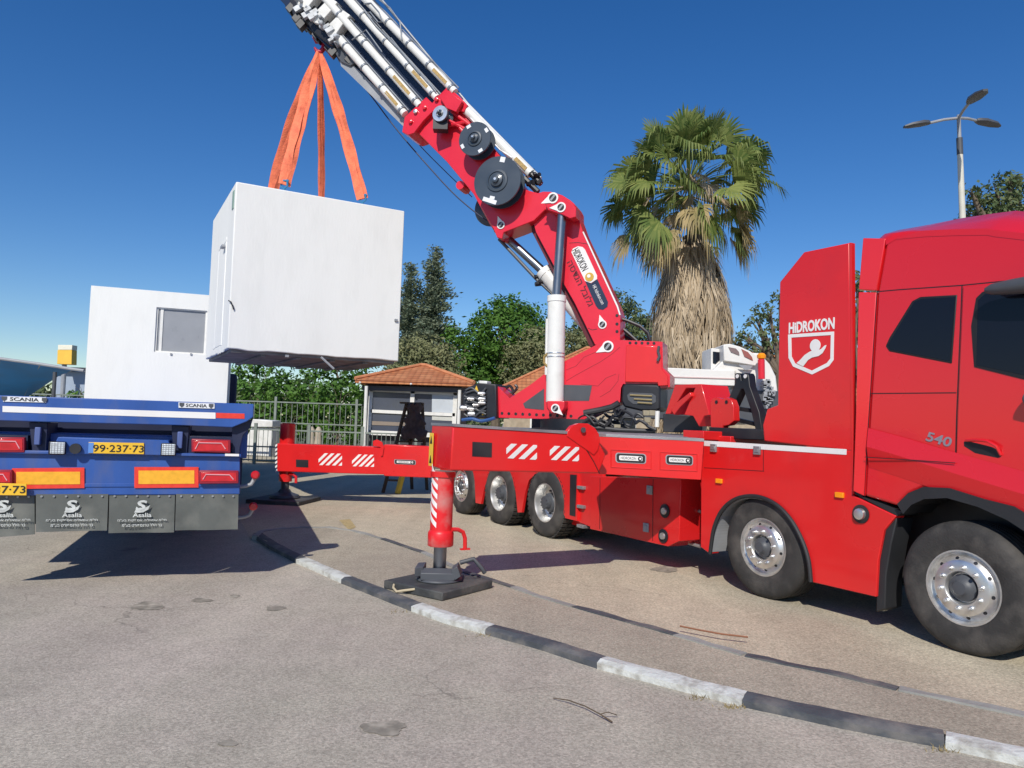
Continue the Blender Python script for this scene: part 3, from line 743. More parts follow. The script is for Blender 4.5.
# long white cylinder carried over the base section
o = MB().tube([CR.px(464, 108, -.3), CR.px(531, 174, -.3)], .085, 18).build('extension_cylinder', WHITEP, bb)
q = MB(); q.tube([CR.px(463, 100, -.3), CR.px(541, 179, -.3)], .014, 6); q.tube([CR.px(470, 118, -.38), CR.px(500, 150, -.38), CR.px(512, 158, -.38)], .014, 6)
q.build('hydraulic_pipe', CHROME, o)
a, b = CR.px(515, 158, -.39), CR.px(526, 169, -.39); dd = (b - a).normalized(); uu = dd.cross(CR.w).normalized()
MB().prism([a + uu * .035, b + uu * .035, b - uu * .035, a - uu * .035], CR.w * .03).build('warning_label', bpy.data.materials['faded_ochre_label'], o)
m = MB()
rnd = random.Random(3)
for k in range(9):
    c = CR.px(532 + rnd.uniform(-2, 9), 173 + rnd.uniform(0, 12), -.36 + rnd.uniform(-.04, .1)); m.lathe(c, (rnd.uniform(-1, 1), rnd.uniform(-1, 1), rnd.uniform(-1, 1)), [(.035, 0), (.035, .09), (.02, .1)], 8)
m.tube([CR.px(531, 174, -.3), CR.px(541, 184, -.3)], .05, 10); m.tube([CR.px(524, 178, -.3), CR.px(538, 192, -.3)], .05, 8)
m.build('hose_fittings', BLACK, bb)
# stepped collars of the nested sections near the tip
def blk(pts, w0, w1, mat, name='section_collar', bevel=.01): return cpoly(name, pts, w0, w1, mat, wb, bevel=bevel)
blk([(324, 29), (343, 10), (350, 15), (346, 19), (333, 38), (328, 36)], -.40, -.2, WHITEP)
blk([(310, 17), (330, -3), (337, 2), (333, 8), (319, 24), (313, 22)], -.40, -.2, WHITEP)
blk([(296, 3), (316, -16), (322, -11), (306, 9)], -.40, -.2, WHITEP)
m = MB(); rnd = random.Random(11)
for k in range(30):
    t = k / 30; u = 298 + t * 46 + rnd.uniform(-4, 5); v = 0 + t * 46 + rnd.uniform(-5, 4)
    r = rnd.uniform(.02, .055)
    if rnd.random() < .5: m.lathe(CR.px(u, v, -.35 + rnd.uniform(-.08, .05)), -CR.w, [(r, 0), (r, .1), (r * .5, .12)], 10)
    else: m.box(CR.px(u, v, -.36 + rnd.uniform(-.08, .05)), (r * 1.5, 0, r), (0, .05, 0), (-r * .6, 0, r * .8))
m.build('collar_fittings', pm('fitting_grey', (.42, .44, .46), .4, var=.5, scale=9), wb, bevel=.004)
m = MB()
for k in range(20):
    t = k / 20; u = 290 + t * 62 + rnd.uniform(-3, 3); v = 8 + t * 58 + rnd.uniform(-5, 6)
    MB().box(CR.px(u, v, rnd.uniform(-.3, .1)), (.05, 0, .06), (0, .08, 0), (-.05, 0, .05)).build('collar_pad', BLACK, wb, bevel=.006)
blk([(289, -4), (290, 8), (294, 18), (300, 24), (306, 22), (314, 33), (328, 44), (340, 50), (346, 40), (318, 10), (305, -6)], -.3, .2, BLACK, 'boom_tip_housing', .02)
blk([(341, 62), (334, 52), (338, 44), (348, 46), (356, 62), (350, 66)], -.3, .2, DGREY)
# loops of hose by the collars
m = MB()
for (P) in ([(364, 4), (371, 3), (379, 12), (383, 22), (378, 22), (370, 12), (366, 14)], [(372, -6), (390, 8), (400, 22), (402, 40)], [(352, 40), (366, 30), (382, 52)], [(391, 38), (402, 52), (430, 84), (436, 92)], [(364, 10), (376, 26), (398, 48), (420, 74)]):
    m.tube([CR.px(*p, -.44) for p in P], .014, 6)
m.build('hose', PIPE, wb)
# ---- reels
def reel(u, v, r, w, parent, name='hose_reel'):
    c = CR.px(u, v, w)
    m = MB().lathe(c, -CR.w, [(r * .55, -.22), (r * .55, -.02), (r * .99, -.018), (r, -.01), (r, .012), (r * .985, .018), (r * .46, .02), (r * .44, .04), (r * .36, .045), (r * .34, .03), (r * .27, .03), (r * .25, .07), (r * .14, .085), (r * .12, .12), (r * .05, .125)], 48)
    m.lathe(c + CR.w * .22, CR.w, [(r * .97, 0), (r * .97, .02)], 40)
    o = m.build(name, REEL, parent, smooth=40)
    MB().disc(c - CR.w * .125, -CR.w, r * .055, .006, 12).build('hub_cap', CHROME, o)
    return o, c
def stk(o, c, r, ang, rr, hx, hy, mat=STICK):
    a = R(ang); rd = -CR.s * math.cos(a) + Z * math.sin(a); tg = CR.s * math.sin(a) + Z * math.cos(a)
    MB().box(c + rd * r * rr - CR.w * .022, rd * hx, CR.w * .003, tg * hy).build('sticker', mat, o)
o, c = reel(475, 139, .30, -.62, bb)
for a in (118, 30, 208, -62): stk(o, c, .3, a, .84, .028, .04)
o, c = reel(497.5, 181, .425, -.72, bb)
stk(o, c, .425, 76, .86, .045, .045); stk(o, c, .425, -110, .84, .035, .13); stk(o, c, .425, -105, .70, .025, .045)
o, c = reel(440.5, 114, .15, -.62, bb, 'cable_reel')
m = MB(); m.box(c + Vector((0, .12, -.16)), (.13, 0, 0), (0, .1, 0), (0, 0, .1)); m.build('reel_bracket', BLACK, bb)
MB().disc(c - CR.w * .02, -CR.w, .14, .012, 28).build('reel_cover', CHROME, o)
o = MB().lathe(CR.px(491, 208, .16), CR.w, [(.3, 0), (.33, .02), (.33, .05), (.2, .06)], 40).build('hose_reel', REEL, bb)

# ---- lifting cylinders
def ram(p, rodr, barr, rod, bar, w, name='lift_cylinder'):
    m = MB().tube([CR.px(*bar[0], w), CR.px(*bar[1], w)], barr, 28)
    a, b = CR.px(*bar[0], w), CR.px(*bar[1], w); d = (b - a).normalized()
    m.lathe(a - d * .0, d, [(barr * 1.07, 0), (barr * 1.07, .1)], 28)
    o = m.build(name, WHITEP, truck)
    MB().tube([CR.px(*rod[0], w), CR.px(*rod[1], w)], rodr, 24).build('rod', STEELR, o)
    return o
r1 = ram(0, .075, .148, ((562, 212), (556.5, 297)), ((556.8, 296), (554.8, 402)), -.52)
m = MB(); m.tube([CR.px(548, 319, -.56), CR.px(547, 375, -.56)], .04, 10); m.build('valve_pipe', WHITEP, r1)
m = MB()
for v in (353.5, 357): m.lathe(CR.px(555.5, v, -.52), Z, [(.153, -.01), (.156, 0), (.153, .01)], 24)
m.build('hose_clamp', CHROME, r1)
m = MB(); m.tube([CR.px(u, v, -.6) for u, v in ((548, 353), (544, 357), (544, 363), (548, 367), (549, 372))], .02, 7); m.build('hose', pm('tan_hose', (.3, .2, .06), .6), r1)
cpoly('cylinder_foot', [(547, 401), (564.5, 401), (564.5, 407.5), (560, 414), (551, 413), (547, 407.5)], -.68, -.46, REDB, tur, bevel=.01)
pincover(555.5, 408.3, -.7, -.682, tur, .85)
r2 = ram(0, .075, .15, ((497, 229), (545, 273)), ((543.5, 271), (592, 328)), -.02)
m = MB(); m.tube([CR.px(499, 239, -.1), CR.px(541, 284, -.1)], .03, 8); m.build('guard_rod', DGREY, r2)
m = MB()
for u, v in ((537, 277), (541, 282), (538, 284)): m.lathe(CR.px(u, v, -.1), (1, .3, .2), [(.04, -.05), (.04, .05)], 8)
m.tube([CR.px(u, v, -.1) for u, v in ((540, 283), (556, 298), (575, 312), (584, 330), (592, 345))], .02, 7)
m.build('hose_fittings', BLACK, r2)

# ---- hoses, cable
m = MB()
for P, w in (([(618, 318), (628, 321), (640, 326), (648, 333), (650, 341)], -.1), ([(619, 326), (628, 333), (637, 341)], .0), ([(619, 331), (626, 337), (632, 341)], .1)):
    m.tube([CR.px(*p, w) for p in P], .03, 8)
m.build('hose', BLACK, lbm)
m = MB(); m.tube([CR.px(*p, -.1) for p in sag([(352, 72), (372, 97), (397, 130), (428, 166), (455, 195), (480, 216), (490, 222)])], .013, 6, m=0)
m.tube([CR.px(*p, .2) for p in sag([(410, 134), (424, 150), (448, 174), (472, 197)])], .009, 6)
m.build('winch_cable', pm('dark_cable', (.01, .02, .06), .5), wb)
# hoses & pipes clutter on the deck round the ring
m = MB(); rnd = random.Random(5)
for k in range(16):
    u0 = rnd.uniform(578, 640); v0 = rnd.uniform(408, 424)
    P = [(u0, v0)]
    for q in range(4): P.append((P[-1][0] + rnd.uniform(2, 9), P[-1][1] + rnd.uniform(-7, 6)))
    P = [(a, min(max(b, 403), 430)) for a, b in P]
    w = rnd.uniform(-.85, -.55)
    m.tube([CR.px(*p, w) for p in sag(P)], rnd.uniform(.015, .028), 6)
m.tube([CR.px(u, v, -.8) for u, v in ((584, 413), (600, 410), (612, 407), (619, 403))], .05, 10)
m.tube([CR.px(u, v, -.75) for u, v in ((590, 427), (620, 430), (655, 431))], .035, 8)
m.build('hydraulic_hoses', BLACK, truck)
m = MB(); m.tube([CR.px(657.5, 411, -.8), CR.px(657, 427, -.8)], .035, 10); m.build('white_post', WHITEP, truck)
m = MB()
for u, v in ((604, 428), (617, 427), (646, 413), (652, 413), (647, 420)): m.box(CR.px(u, v, -.7), (.05, 0, 0), (0, .05, 0), (0, 0, .04))
m.build('valve_block', pm('tan_metal', (.3, .26, .18), .5, var=.3), truck, bevel=.006)
cpoly('oil_cooler', [(663, 414), (703, 416), (702, 433), (663, 432)], -1.0, -.3, BLACK, bevel=.01)
# ---- control valves at the tail end
cb = cpoly('control_valve_bank', [(461.5, 395), (468, 387), (478, 383), (496, 384), (497, 418), (468, 418), (463, 410)], -.55, .1, BLACK, bevel=.02)
m = MB(); rnd = random.Random(9)
for (u, v, r) in ((470.5, 399, .03), (481, 393.5, .035), (481.5, 399, .035), (481.5, 403, .03), (470.5, 409, .03), (471, 414, .045), (476, 405, .025), (463, 408, .05)):
    m.lathe(CR.px(u, v, -.6), (-1, -.2, 0), [(r, -.06), (r, .03), (r * .6, .06)], 10)
m.build('hose_couplings', CHROME, cb)
m = MB()
for k in range(9):
    y = 390 + k * 3; P = [(464 + rnd.uniform(0, 4), y), (472 + rnd.uniform(-2, 3), y + rnd.uniform(-3, 5)), (480, y + rnd.uniform(-2, 4)), (486, y + rnd.uniform(-2, 2))]
    m.tube([CR.px(*p, -.58) for p in sag(P)], .016, 6)
m.build('hose', DGREY, cb)
cpoly('warning_sticker', [(474, 391), (476.5, 385.5), (478.5, 391.5)], -.565, -.555, YELL, cb)
cpoly('warning_sticker', [(482, 410), (484.5, 410), (484.5, 415), (482, 415)], -.565, -.555, YELL, cb)
cpoly('junction_box', [(479, 380.5), (487, 381), (487, 385.5), (479, 385)], -.5, -.3, WHITEP, cb, bevel=.01)
m = MB()
for P in ([(509, 394), (506, 389), (510, 386), (513, 391), (511, 396)], [(505, 390), (512, 393), (517, 388), (515, 385)]): m.tube([CR.px(*p, -.1) for p in sag(P)], .025, 7)
m.build('hose', BLACK, tur)
m = MB(); m.tube([CR.px(*p, -.62) for p in sag([(462, 420), (472, 419), (482, 421), (495, 418)])], .03, 7); m.build('blue_hose', pm('blue_hose', (.02, .08, .25), .5), cb)

# ---- brackets stowed on the deck
TD = .9
def dpoly(name, px, w0, w1, mat, parent=truck, bevel=.008): return MB().prism(T.poly(px, w0), T.w * (w1 - w0)).build(name, mat, parent, bevel=bevel)
rb = dpoly('stowage_bracket', [(675, 384.7), (701, 384), (709.5, 415), (704, 416), (699, 426.5), (693, 416), (684, 415), (695, 388), (686, 388), (670, 414), (665, 414)], TD, TD + .5, RED)
dpoly('bracket_arm', [(671, 410), (676, 403), (690, 392), (691, 396), (680, 407), (674, 415)], TD - .05, TD + .05, RED, rb)
rp_ = dpoly('eye_plate', [(710.5, 425), (710, 402), (712, 399), (715, 397.2), (719, 398), (721, 399.7), (726, 397.3), (731, 399.5), (733.6, 406.6), (734, 420.6), (729, 425), (723, 426), (722, 431), (711, 430)], TD - .4, TD - .3, RED)
for u, v in ((716.5, 402), (726.5, 402)): MB().disc(T.px(u, v, TD - .402), -T.w, .022, .006, 10).build('eye_hole', BLACK, rp_)
af = dpoly('a_frame', [(735, 383), (734.5, 375.5), (736, 373), (739, 373), (740.5, 376), (741, 381), (742.6, 381), (742.5, 376), (744, 373), (747, 373), (748.5, 376), (749.5, 386), (759, 412), (763, 436), (757, 437), (751, 411), (743.5, 389), (741, 389), (732, 409), (724, 418), (727, 402)], TD - .2, TD - .08, BLACK)
for u in (737.5, 745.5): MB().disc(T.px(u, 376.3, TD - .2), -T.w, .025, .008, 12).build('eye_hole', TAPEW, af)
m = MB()
for a, b in (((734, 406), (754, 409)), ((734, 417), (758, 423))):
    A, B = T.px(*a, TD - .15), T.px(*b, TD - .15); m.prism([A, B, B - Z * .05, A - Z * .05], T.w * .05)
m.build('cross_bar', BLACK, af)
dpoly('deck_crate', [(709, 427), (764, 430), (764, 440), (709, 438)], TD - .5, TD + .6, BLACK)
MB().fbox(T, 2.9, 3.6, .35, 2.2, 1.55, 1.68).build('deck_plate', RED, truck, bevel=.01)
dpoly('red_plate', [(683, 430), (703.5, 431), (703.5, 440), (683, 439)], .1, .6, RED)

# ---- hook
hk = MB()
hc = CR.px(320, 38, 0)
hk.tube([hc + Vector((0, 0, .35)), hc + Vector((0, 0, .1))], .06, 10)
hk.box(hc + Vector((-.03, 0, .06)), (.09, 0, 0), (0, .12, 0), (0, 0, .12)); hk.box(hc + Vector((.1, 0, .02)), (.05, 0, 0), (0, .1, 0), (0, 0, .12))
hk.tube([hc + Vector((0, 0, 0)), hc + Vector((.07, 0, -.08)), hc + Vector((.09, 0, -.2)), hc + Vector((.03, 0, -.29)), hc + Vector((-.05, 0, -.28)), hc + Vector((-.1, 0, -.2))], [.05, .05, .055, .055, .045, .02], 12)
hook = hk.build('hook_block', pm('magenta_red_hook', (.4, .01, .04), .4, var=.2), wb)
HOOK = hc + Vector((.0, 0, -.26))

# ================================================================ HANGING CABIN
h = 3.0
HB0 = Vector((-5.034, 13.085, 0))
HF = Frame((HB0.x, HB0.y), (2.787, 1.53), (-1.53, 2.787))
zb = HF.sz(227, 349)[1]; zt = HF.sz(236.5, 181.5)[1]
LW = HF.sz(404.6, 212.5)[0]; LD = 3.13
hb_ = thing('concrete_cabin', 'white concrete cabin hanging in the air from four orange slings', 'cabin', HF.pt(LW / 2, LD / 2, zb), 'white concrete cabins being unloaded')
m = MB()
# outer shell with uneven lower rim
N_ = 18; rnd = random.Random(2)
def rim(a, b): return [a + (b - a) * i / N_ + Z * (rnd.uniform(-.01, .016)) for i in range(N_)]
c00, c10, c11, c01 = HF.pt(0, 0, zb), HF.pt(LW, 0, zb), HF.pt(LW, LD, zb), HF.pt(0, LD, zb)
low = rim(c00, c10) + rim(c10, c11) + rim(c11, c01) + rim(c01, c00)
vs = low + [HF.pt(0, 0, zt), HF.pt(LW, 0, zt), HF.pt(LW, LD, zt), HF.pt(0, LD, zt)]
n4 = 4 * N_
fs = [[i for i in range(0, N_ + 1)] + [n4 + 1, n4 + 0], [i for i in range(N_, 2 * N_ + 1)] + [n4 + 2, n4 + 1], [i for i in range(2 * N_, 3 * N_ + 1)] + [n4 + 3, n4 + 2],
      [i % n4 for i in range(3 * N_, 4 * N_ + 1)] + [n4 + 0, n4 + 3], [n4, n4 + 1, n4 + 2, n4 + 3], list(range(n4))[::-1]]
m.add(vs, fs)
shell = m.build('shell', ROUGHC, hb_, bevel=.02, seg=2, smooth=40)
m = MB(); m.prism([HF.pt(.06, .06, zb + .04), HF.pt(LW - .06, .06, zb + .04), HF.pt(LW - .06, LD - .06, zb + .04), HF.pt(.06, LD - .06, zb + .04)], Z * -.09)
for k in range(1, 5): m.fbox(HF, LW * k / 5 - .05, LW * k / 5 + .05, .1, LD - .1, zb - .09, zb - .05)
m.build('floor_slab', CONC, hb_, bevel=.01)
# door recess on the narrow side
d0, d1_ = .9, 1.75
mm = MB()
for (a, b, z0, z1) in ((.78, .86, zb + .12, zb + 2.08), (1.78, 1.86, zb + .12, zb + 2.08), (.78, 1.86, zb + 2.08, zb + 2.16)):
    mm.prism([HF.pt(-.012, a, z0), HF.pt(-.012, b, z0), HF.pt(-.012, b, z1), HF.pt(-.012, a, z1)], HF.s * .02)
mm.build('door_frame', ROUGHC, hb_, bevel=.01)
dr = MB().prism([HF.pt(-.006, .86, zb + .14), HF.pt(-.006, 1.78, zb + .14), HF.pt(-.006, 1.78, zb + 2.08), HF.pt(-.006, .86, zb + 2.08)], HF.s * .02).build('door', ROUGHC, hb_)
m = MB(); m.box(HF.pt(-.05, .95, zb + 2.0), HF.s * .03, HF.w * .12, Z * .02); m.build('door_closer', GREY, dr)
m = MB(); m.prism([HF.pt(-.012, .12, zt - .45), HF.pt(-.012, .3, zt - .45), HF.pt(-.012, .3, zt - .12), HF.pt(-.012, .12, zt - .12)], HF.s * .02)
m.build('vent', pm('grey_green_vent', (.25, .36, .3), .6), hb_)
m = MB()
m.tube([HF.px(228.5, 300.5, -.01), HF.px(231, 302, -.05), HF.px(233, 307, -.04), HF.px(233.6, 309.5, -.02)], .012, 6)
m.build('cable_stub', BLACK, hb_)
m = MB(); a = HF.pt(LW * .59, .0, zb); m.tube([HF.px(321, 357, -.03), HF.px(334, 369, -.1)], .022, 6); m.build('loose_rod', GREY, hb_)
m = MB()
for (u, v) in ((287, 356), (396, 320)): m.box(HF.px(u, v, -.02), HF.s * .03, HF.w * .02, Z * .02)
m.build('lifting_lug', GREY, hb_)

# slings
def ribbon(name, label, P0, P1, wid, seed, spread):
    root = thing(name, label, 'sling', P1, 'orange slings holding the hanging cabin')
    rnd = random.Random(seed); n = 40; m = MB(); vs = []
    d = (P1 - P0).normalized(); view = Vector((P0.x, P0.y, 0)).normalized(); side = d.cross(view).normalized()
    for strand in (0, 1):
        vs = []; ph = rnd.uniform(0, 6)
        for i in range(n + 1):
            t = i / n; p = P0.lerp(P1, t) + Vector((math.sin(t * math.pi) * spread, 0, 0)) + side * (wid * .38 * (strand * 2 - 1) * min(1, t * 3)) + view * (.02 * strand)
            tw = .35 * math.sin(t * 7 + ph) + .12 * math.sin(t * 31 + ph); w_ = wid * (.5 + .3 * min(1, t * 4)) * (1 + .1 * math.sin(t * 23 + ph))
            a_ = side * math.cos(tw) + view * math.sin(tw); b_ = view * math.cos(tw) - side * math.sin(tw)
            vs += [p - a_ * w_ - b_ * .012, p - a_ * w_ * .3 - b_ * .03, p + a_ * w_ * .4 - b_ * .018, p + a_ * w_ - b_ * .012, p + a_ * w_ + b_ * .012, p - a_ * w_ + b_ * .012]
        m.add(vs, [[i * 6 + k, i * 6 + (k + 1) % 6, (i + 1) * 6 + (k + 1) % 6, (i + 1) * 6 + k] for i in range(n) for k in range(6)] + [[0, 1, 2, 3, 4, 5], [n * 6 + k for k in range(5, -1, -1)]])
    m.build('webbing', SLING, root, smooth=30)
    sh = MB(); c = P1
    sh.tube([c + Vector((-.05, 0, .1)), c + Vector((-.06, 0, -.02)), c + Vector((0, 0, -.08)), c + Vector((.06, 0, -.02)), c + Vector((.05, 0, .1))], .02, 8)
    sh.tube([c + Vector((-.08, 0, .08)), c + Vector((.08, 0, .08))], .018, 8); sh.tube([c + Vector((0, 0, -.07)), c + Vector((0, 0, -.16))], .02, 8)
    sh.build('shackle', SHACK, root)
    return root
def anchor(u, w):
    d = ray(u, 190); P = HF.o + HF.w * w; t = P.dot(HF.w) / Vector((d.x, d.y, 0)).dot(HF.w)
    return Vector((d.x * t, d.y * t, zt + .16))
an = [(268, LD - .35, 'left rear', -.1, .1), (284, .22, 'left', -.02, .1), (323, LD - .35, 'm', .02, .06), (363, .22, 'r', .03, .095)]
labs = ['outermost orange sling on the left, running to the cabin roof behind the blue shackle', 'orange sling ending in a blue shackle near the roof left corner of the hanging cabin',
        'narrow orange sling hanging almost straight down to the middle of the cabin roof', 'orange sling slanting right to a shackle on the hanging cabin roof']
for (u, w, _, spd, wd), lb_ in zip(an, labs):
    ribbon('lifting_sling', lb_, HOOK, anchor(u, w), wd, int(u), spd)
# ================================================================ BLUE TRAILER
g = ray(116, 448); t_ = 7.45 / g.y
TR = Frame((g.x * t_, 7.45), (.9415, .337), (-.337, .9415))
tr = thing('flatbed_trailer', 'blue flatbed semi-trailer seen from behind, with yellow plates and grey mudflaps', 'trailer', TR.pt(0, 3, 0))
def rp4(name, px, w0, w1, mat, parent=tr, bevel=.0, label=None): return MB().prism(TR.poly(px, w0), TR.w * (w1 - w0)).build(name, mat, parent, bevel=bevel, label=label)
sR = TR.sz(239, 470)[0]; sL = TR.sz(-26, 500)[0]
sB = TR.sz(253.5, 404, -.1)[0]; zB = TR.sz(253.5, 404, -.1)[1]; sBL = TR.sz(-92, 392, -.1)[0]  # left end widened out of view so the trailer's shadow reaches further left
# bed
bed = MB(); bed.fbox(TR, sBL + .08, sR + .02, .12, 14.6, 1.30, 1.50); bed = bed.build('bed', BLUE, tr, bevel=.01)
for s in (sBL + .06, sR + .02):
    MB().fbox(TR, s - .03, s + .05, .14, 14.6, 1.28, 1.60).build('side_rail', BLUE, tr, bevel=.008)
hb4 = rp4('rear_header', [(-92, 392.2), (253.8, 404), (253.4, 417), (247, 421.5), (232, 427.5), (185, 425.5), (47, 422), (-92, 418)], -.1, .14, BLUE, bevel=.008)  # unseen left end is added length, shaped for the ground shadow
rp4('white_tape', [(2.5, 406), (215.5, 412.6), (215.5, 418.8), (2.5, 412)], -.104, -.1, TAPEW, hb4)
rp4('red_tape', [(216, 412.8), (244.5, 413.6), (244.5, 418.8), (216, 418)], -.104, -.1, REFLR, hb4)
for (u0, v0, u1) in ((3, 396.2, 46), (178.5, 402.3, 214.5)):
    o = rp4('maker_plate', [(u0, v0), (u1, v0 + 1.2), (u1, v0 + 6.3), (u0, v0 + 5.4)], -.11, -.1, STICK, hb4)
    c = TR.px((u0 + u1) / 2, v0 + 3.2, -.111)
    wd = (u1 - u0) / 745 * 7.5
    text('lettering', 'SCANIA', c, TR.s, Z, .034, INK, o, width=wd * .55, bold=.02)
    for sg in (-1, 1):
        cc_ = c + TR.s * sg * wd * .38
        MB().prism([cc_ + TR.s * a * .022 + Z * b * .022 for a, b in ((-1, 1), (1, 1), (1, -.2), (0, -1.1), (-1, -.2))], -TR.w * .003).build('crest', DGREY, o)
# recess wall and uprights
rp4('recess_wall', [(-30, 419), (232, 427), (232, 442), (-30, 440)], .45, .5, BLUED)  # dark sheet carrying the shade of the space below the header
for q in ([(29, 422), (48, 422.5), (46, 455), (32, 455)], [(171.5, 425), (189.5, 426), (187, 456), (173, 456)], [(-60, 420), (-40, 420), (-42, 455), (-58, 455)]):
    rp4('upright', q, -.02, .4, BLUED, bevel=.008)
for u, v in ((38, 436), (180, 440)):
    m = MB(); m.box(TR.px(u, v, -.05), TR.s * .025, TR.w * .03, Z * .085); m.build('pin', pm('blue_pin', (.08, .12, .3), .5), tr, bevel=.008)
mid = rp4('plate_carrier', [(58, 437), (168, 440.5), (176, 455.5), (50, 453.5)], -.1, .3, BLUE, bevel=.006)
pl = rp4('number_plate', [(88.5, 442.2), (144, 443), (144, 454.3), (88.5, 453.3)], -.115, -.1, PLATEY, tr, bevel=.003)
c = TR.px(118.6, 448.6, -.117); pw = 55.5 / 745 * 7.5
text('lettering', '99\u00b7237\u00b773', c, TR.s, Z, .07, INK, pl, width=pw * .8, bold=.008)
c = TR.px(90.9, 447.8, -.1165); MB().box(c, TR.s * .022, TR.w * .001, Z * .05).build('country_band', pm('band_blue', (.1, .25, .6), .5), pl)
for u, v in ((57.5, 448), (168.5, 449.5)):
    o = MB().box(TR.px(u, v, -.13), TR.s * .068, TR.w * .04, Z * .062).build('work_light', BLACK, tr, bevel=.008)
    MB().box(TR.px(u, v, -.174), TR.s * .06, TR.w * .004, Z * .054).build('lens', LENSW, o, bevel=.004)
    m = MB()
    for k in range(5):
        m.box(TR.px(u, v, -.18) + TR.s * (-.05 + .025 * k), TR.s * .002, TR.w * .001, Z * .052); m.box(TR.px(u, v, -.18) + Z * (-.04 + .02 * k), TR.s * .058, TR.w * .001, Z * .002)
    m.build('lens_grid', GREY, o)
m = MB().disc(TR.px(76, 448.5, -.1), -TR.w, .05, .04, 20); m.build('socket', BLACK, tr)
# blue bumper beam
bump = rp4('bumper', [(-28, 452), (240, 456.3), (240, 494.5), (-28, 496)], -.04, .2, BLUE, bevel=.01)
rp4('bumper_ledge', [(-28, 449.5), (241, 454.3), (241, 457), (-28, 453)], -.09, .3, BLUE, bump, bevel=.006)
rp4('bumper_strip', [(-28, 484), (239, 483), (239, 486.5), (-28, 487.5)], -.05, -.04, BLUE, bump, bevel=.003)
for q in ([(12, 468.3), (84.3, 467.6), (84.3, 488), (12, 489)], [(134.3, 467), (198.5, 467), (198.5, 487.5), (134.3, 488)]):
    o = rp4('hazard_board', q, -.056, -.05, REFLR, bump)
    (a, b), (c2, d) = q[0], q[2]
    rp4('yellow_field', [(a + 4.2, b + 3.6), (c2 - 4.2, b + 3.4), (c2 - 4.2, d - 3.8), (a + 4.2, d - 3.4)], -.06, -.056, REFLY, o)
def lamp(q, w=-.1):
    o = rp4('tail_lamp', q, w, -.03, pm('lamp_case', (.3, .012, .03), .4) if 'lamp_case' not in bpy.data.materials else bpy.data.materials['lamp_case'], bevel=.008)
    (a, b), (c2, d) = q[0], q[2]
    i = [(a + 2, b + 2), (c2 - 2, b + 2.1), (c2 - 2, d - 2), (a + 2, d - 2)]
    rp4('lens', i, w - .006, w, LENSR, o, bevel=.002)
    m = MB(); P = [TR.px(x, y, w - .01) for x, y in ((a + 4, d - 4), (a + 7, b + 4), (c2 - 9, b + 4.4), (c2 - 5, d - 4), (c2 - 6, b + 4.4))]
    m.tube(P[:4], .006, 5); m.build('light_guide', pm('pink_guide', (.75, .35, .38), .3) if 'pink_guide' not in bpy.data.materials else bpy.data.materials['pink_guide'], o)
lamp([(191.5, 438.8), (230.5, 440), (230.5, 453), (191.5, 452)]); lamp([(-14, 437), (24.5, 437.5), (24.5, 452.5), (-14, 452.5)])
lamp([(199, 470.5), (238.5, 470.8), (238.5, 483.5), (199, 484)]); lamp([(-28, 470), (12, 470), (12, 484.5), (-28, 484.5)])
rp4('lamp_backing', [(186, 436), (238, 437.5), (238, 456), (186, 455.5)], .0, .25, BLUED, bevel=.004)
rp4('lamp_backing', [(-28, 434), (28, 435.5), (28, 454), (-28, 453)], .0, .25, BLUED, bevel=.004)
rp4('white_reflector', [(225, 453.7), (239, 454), (239, 456.3), (225, 456)], -.1, -.09, TAPEW)
p2_ = rp4('number_plate', [(-29, 482.5), (26.5, 483.8), (26.5, 495.5), (-29, 495)], -.12, -.11, PLATEY, tr, bevel=.003)
text('lettering', '99\u00b7237\u00b773', TR.px(-3, 489.5, -.123), TR.s, Z, .07, INK, p2_, width=pw * .82, bold=.008)
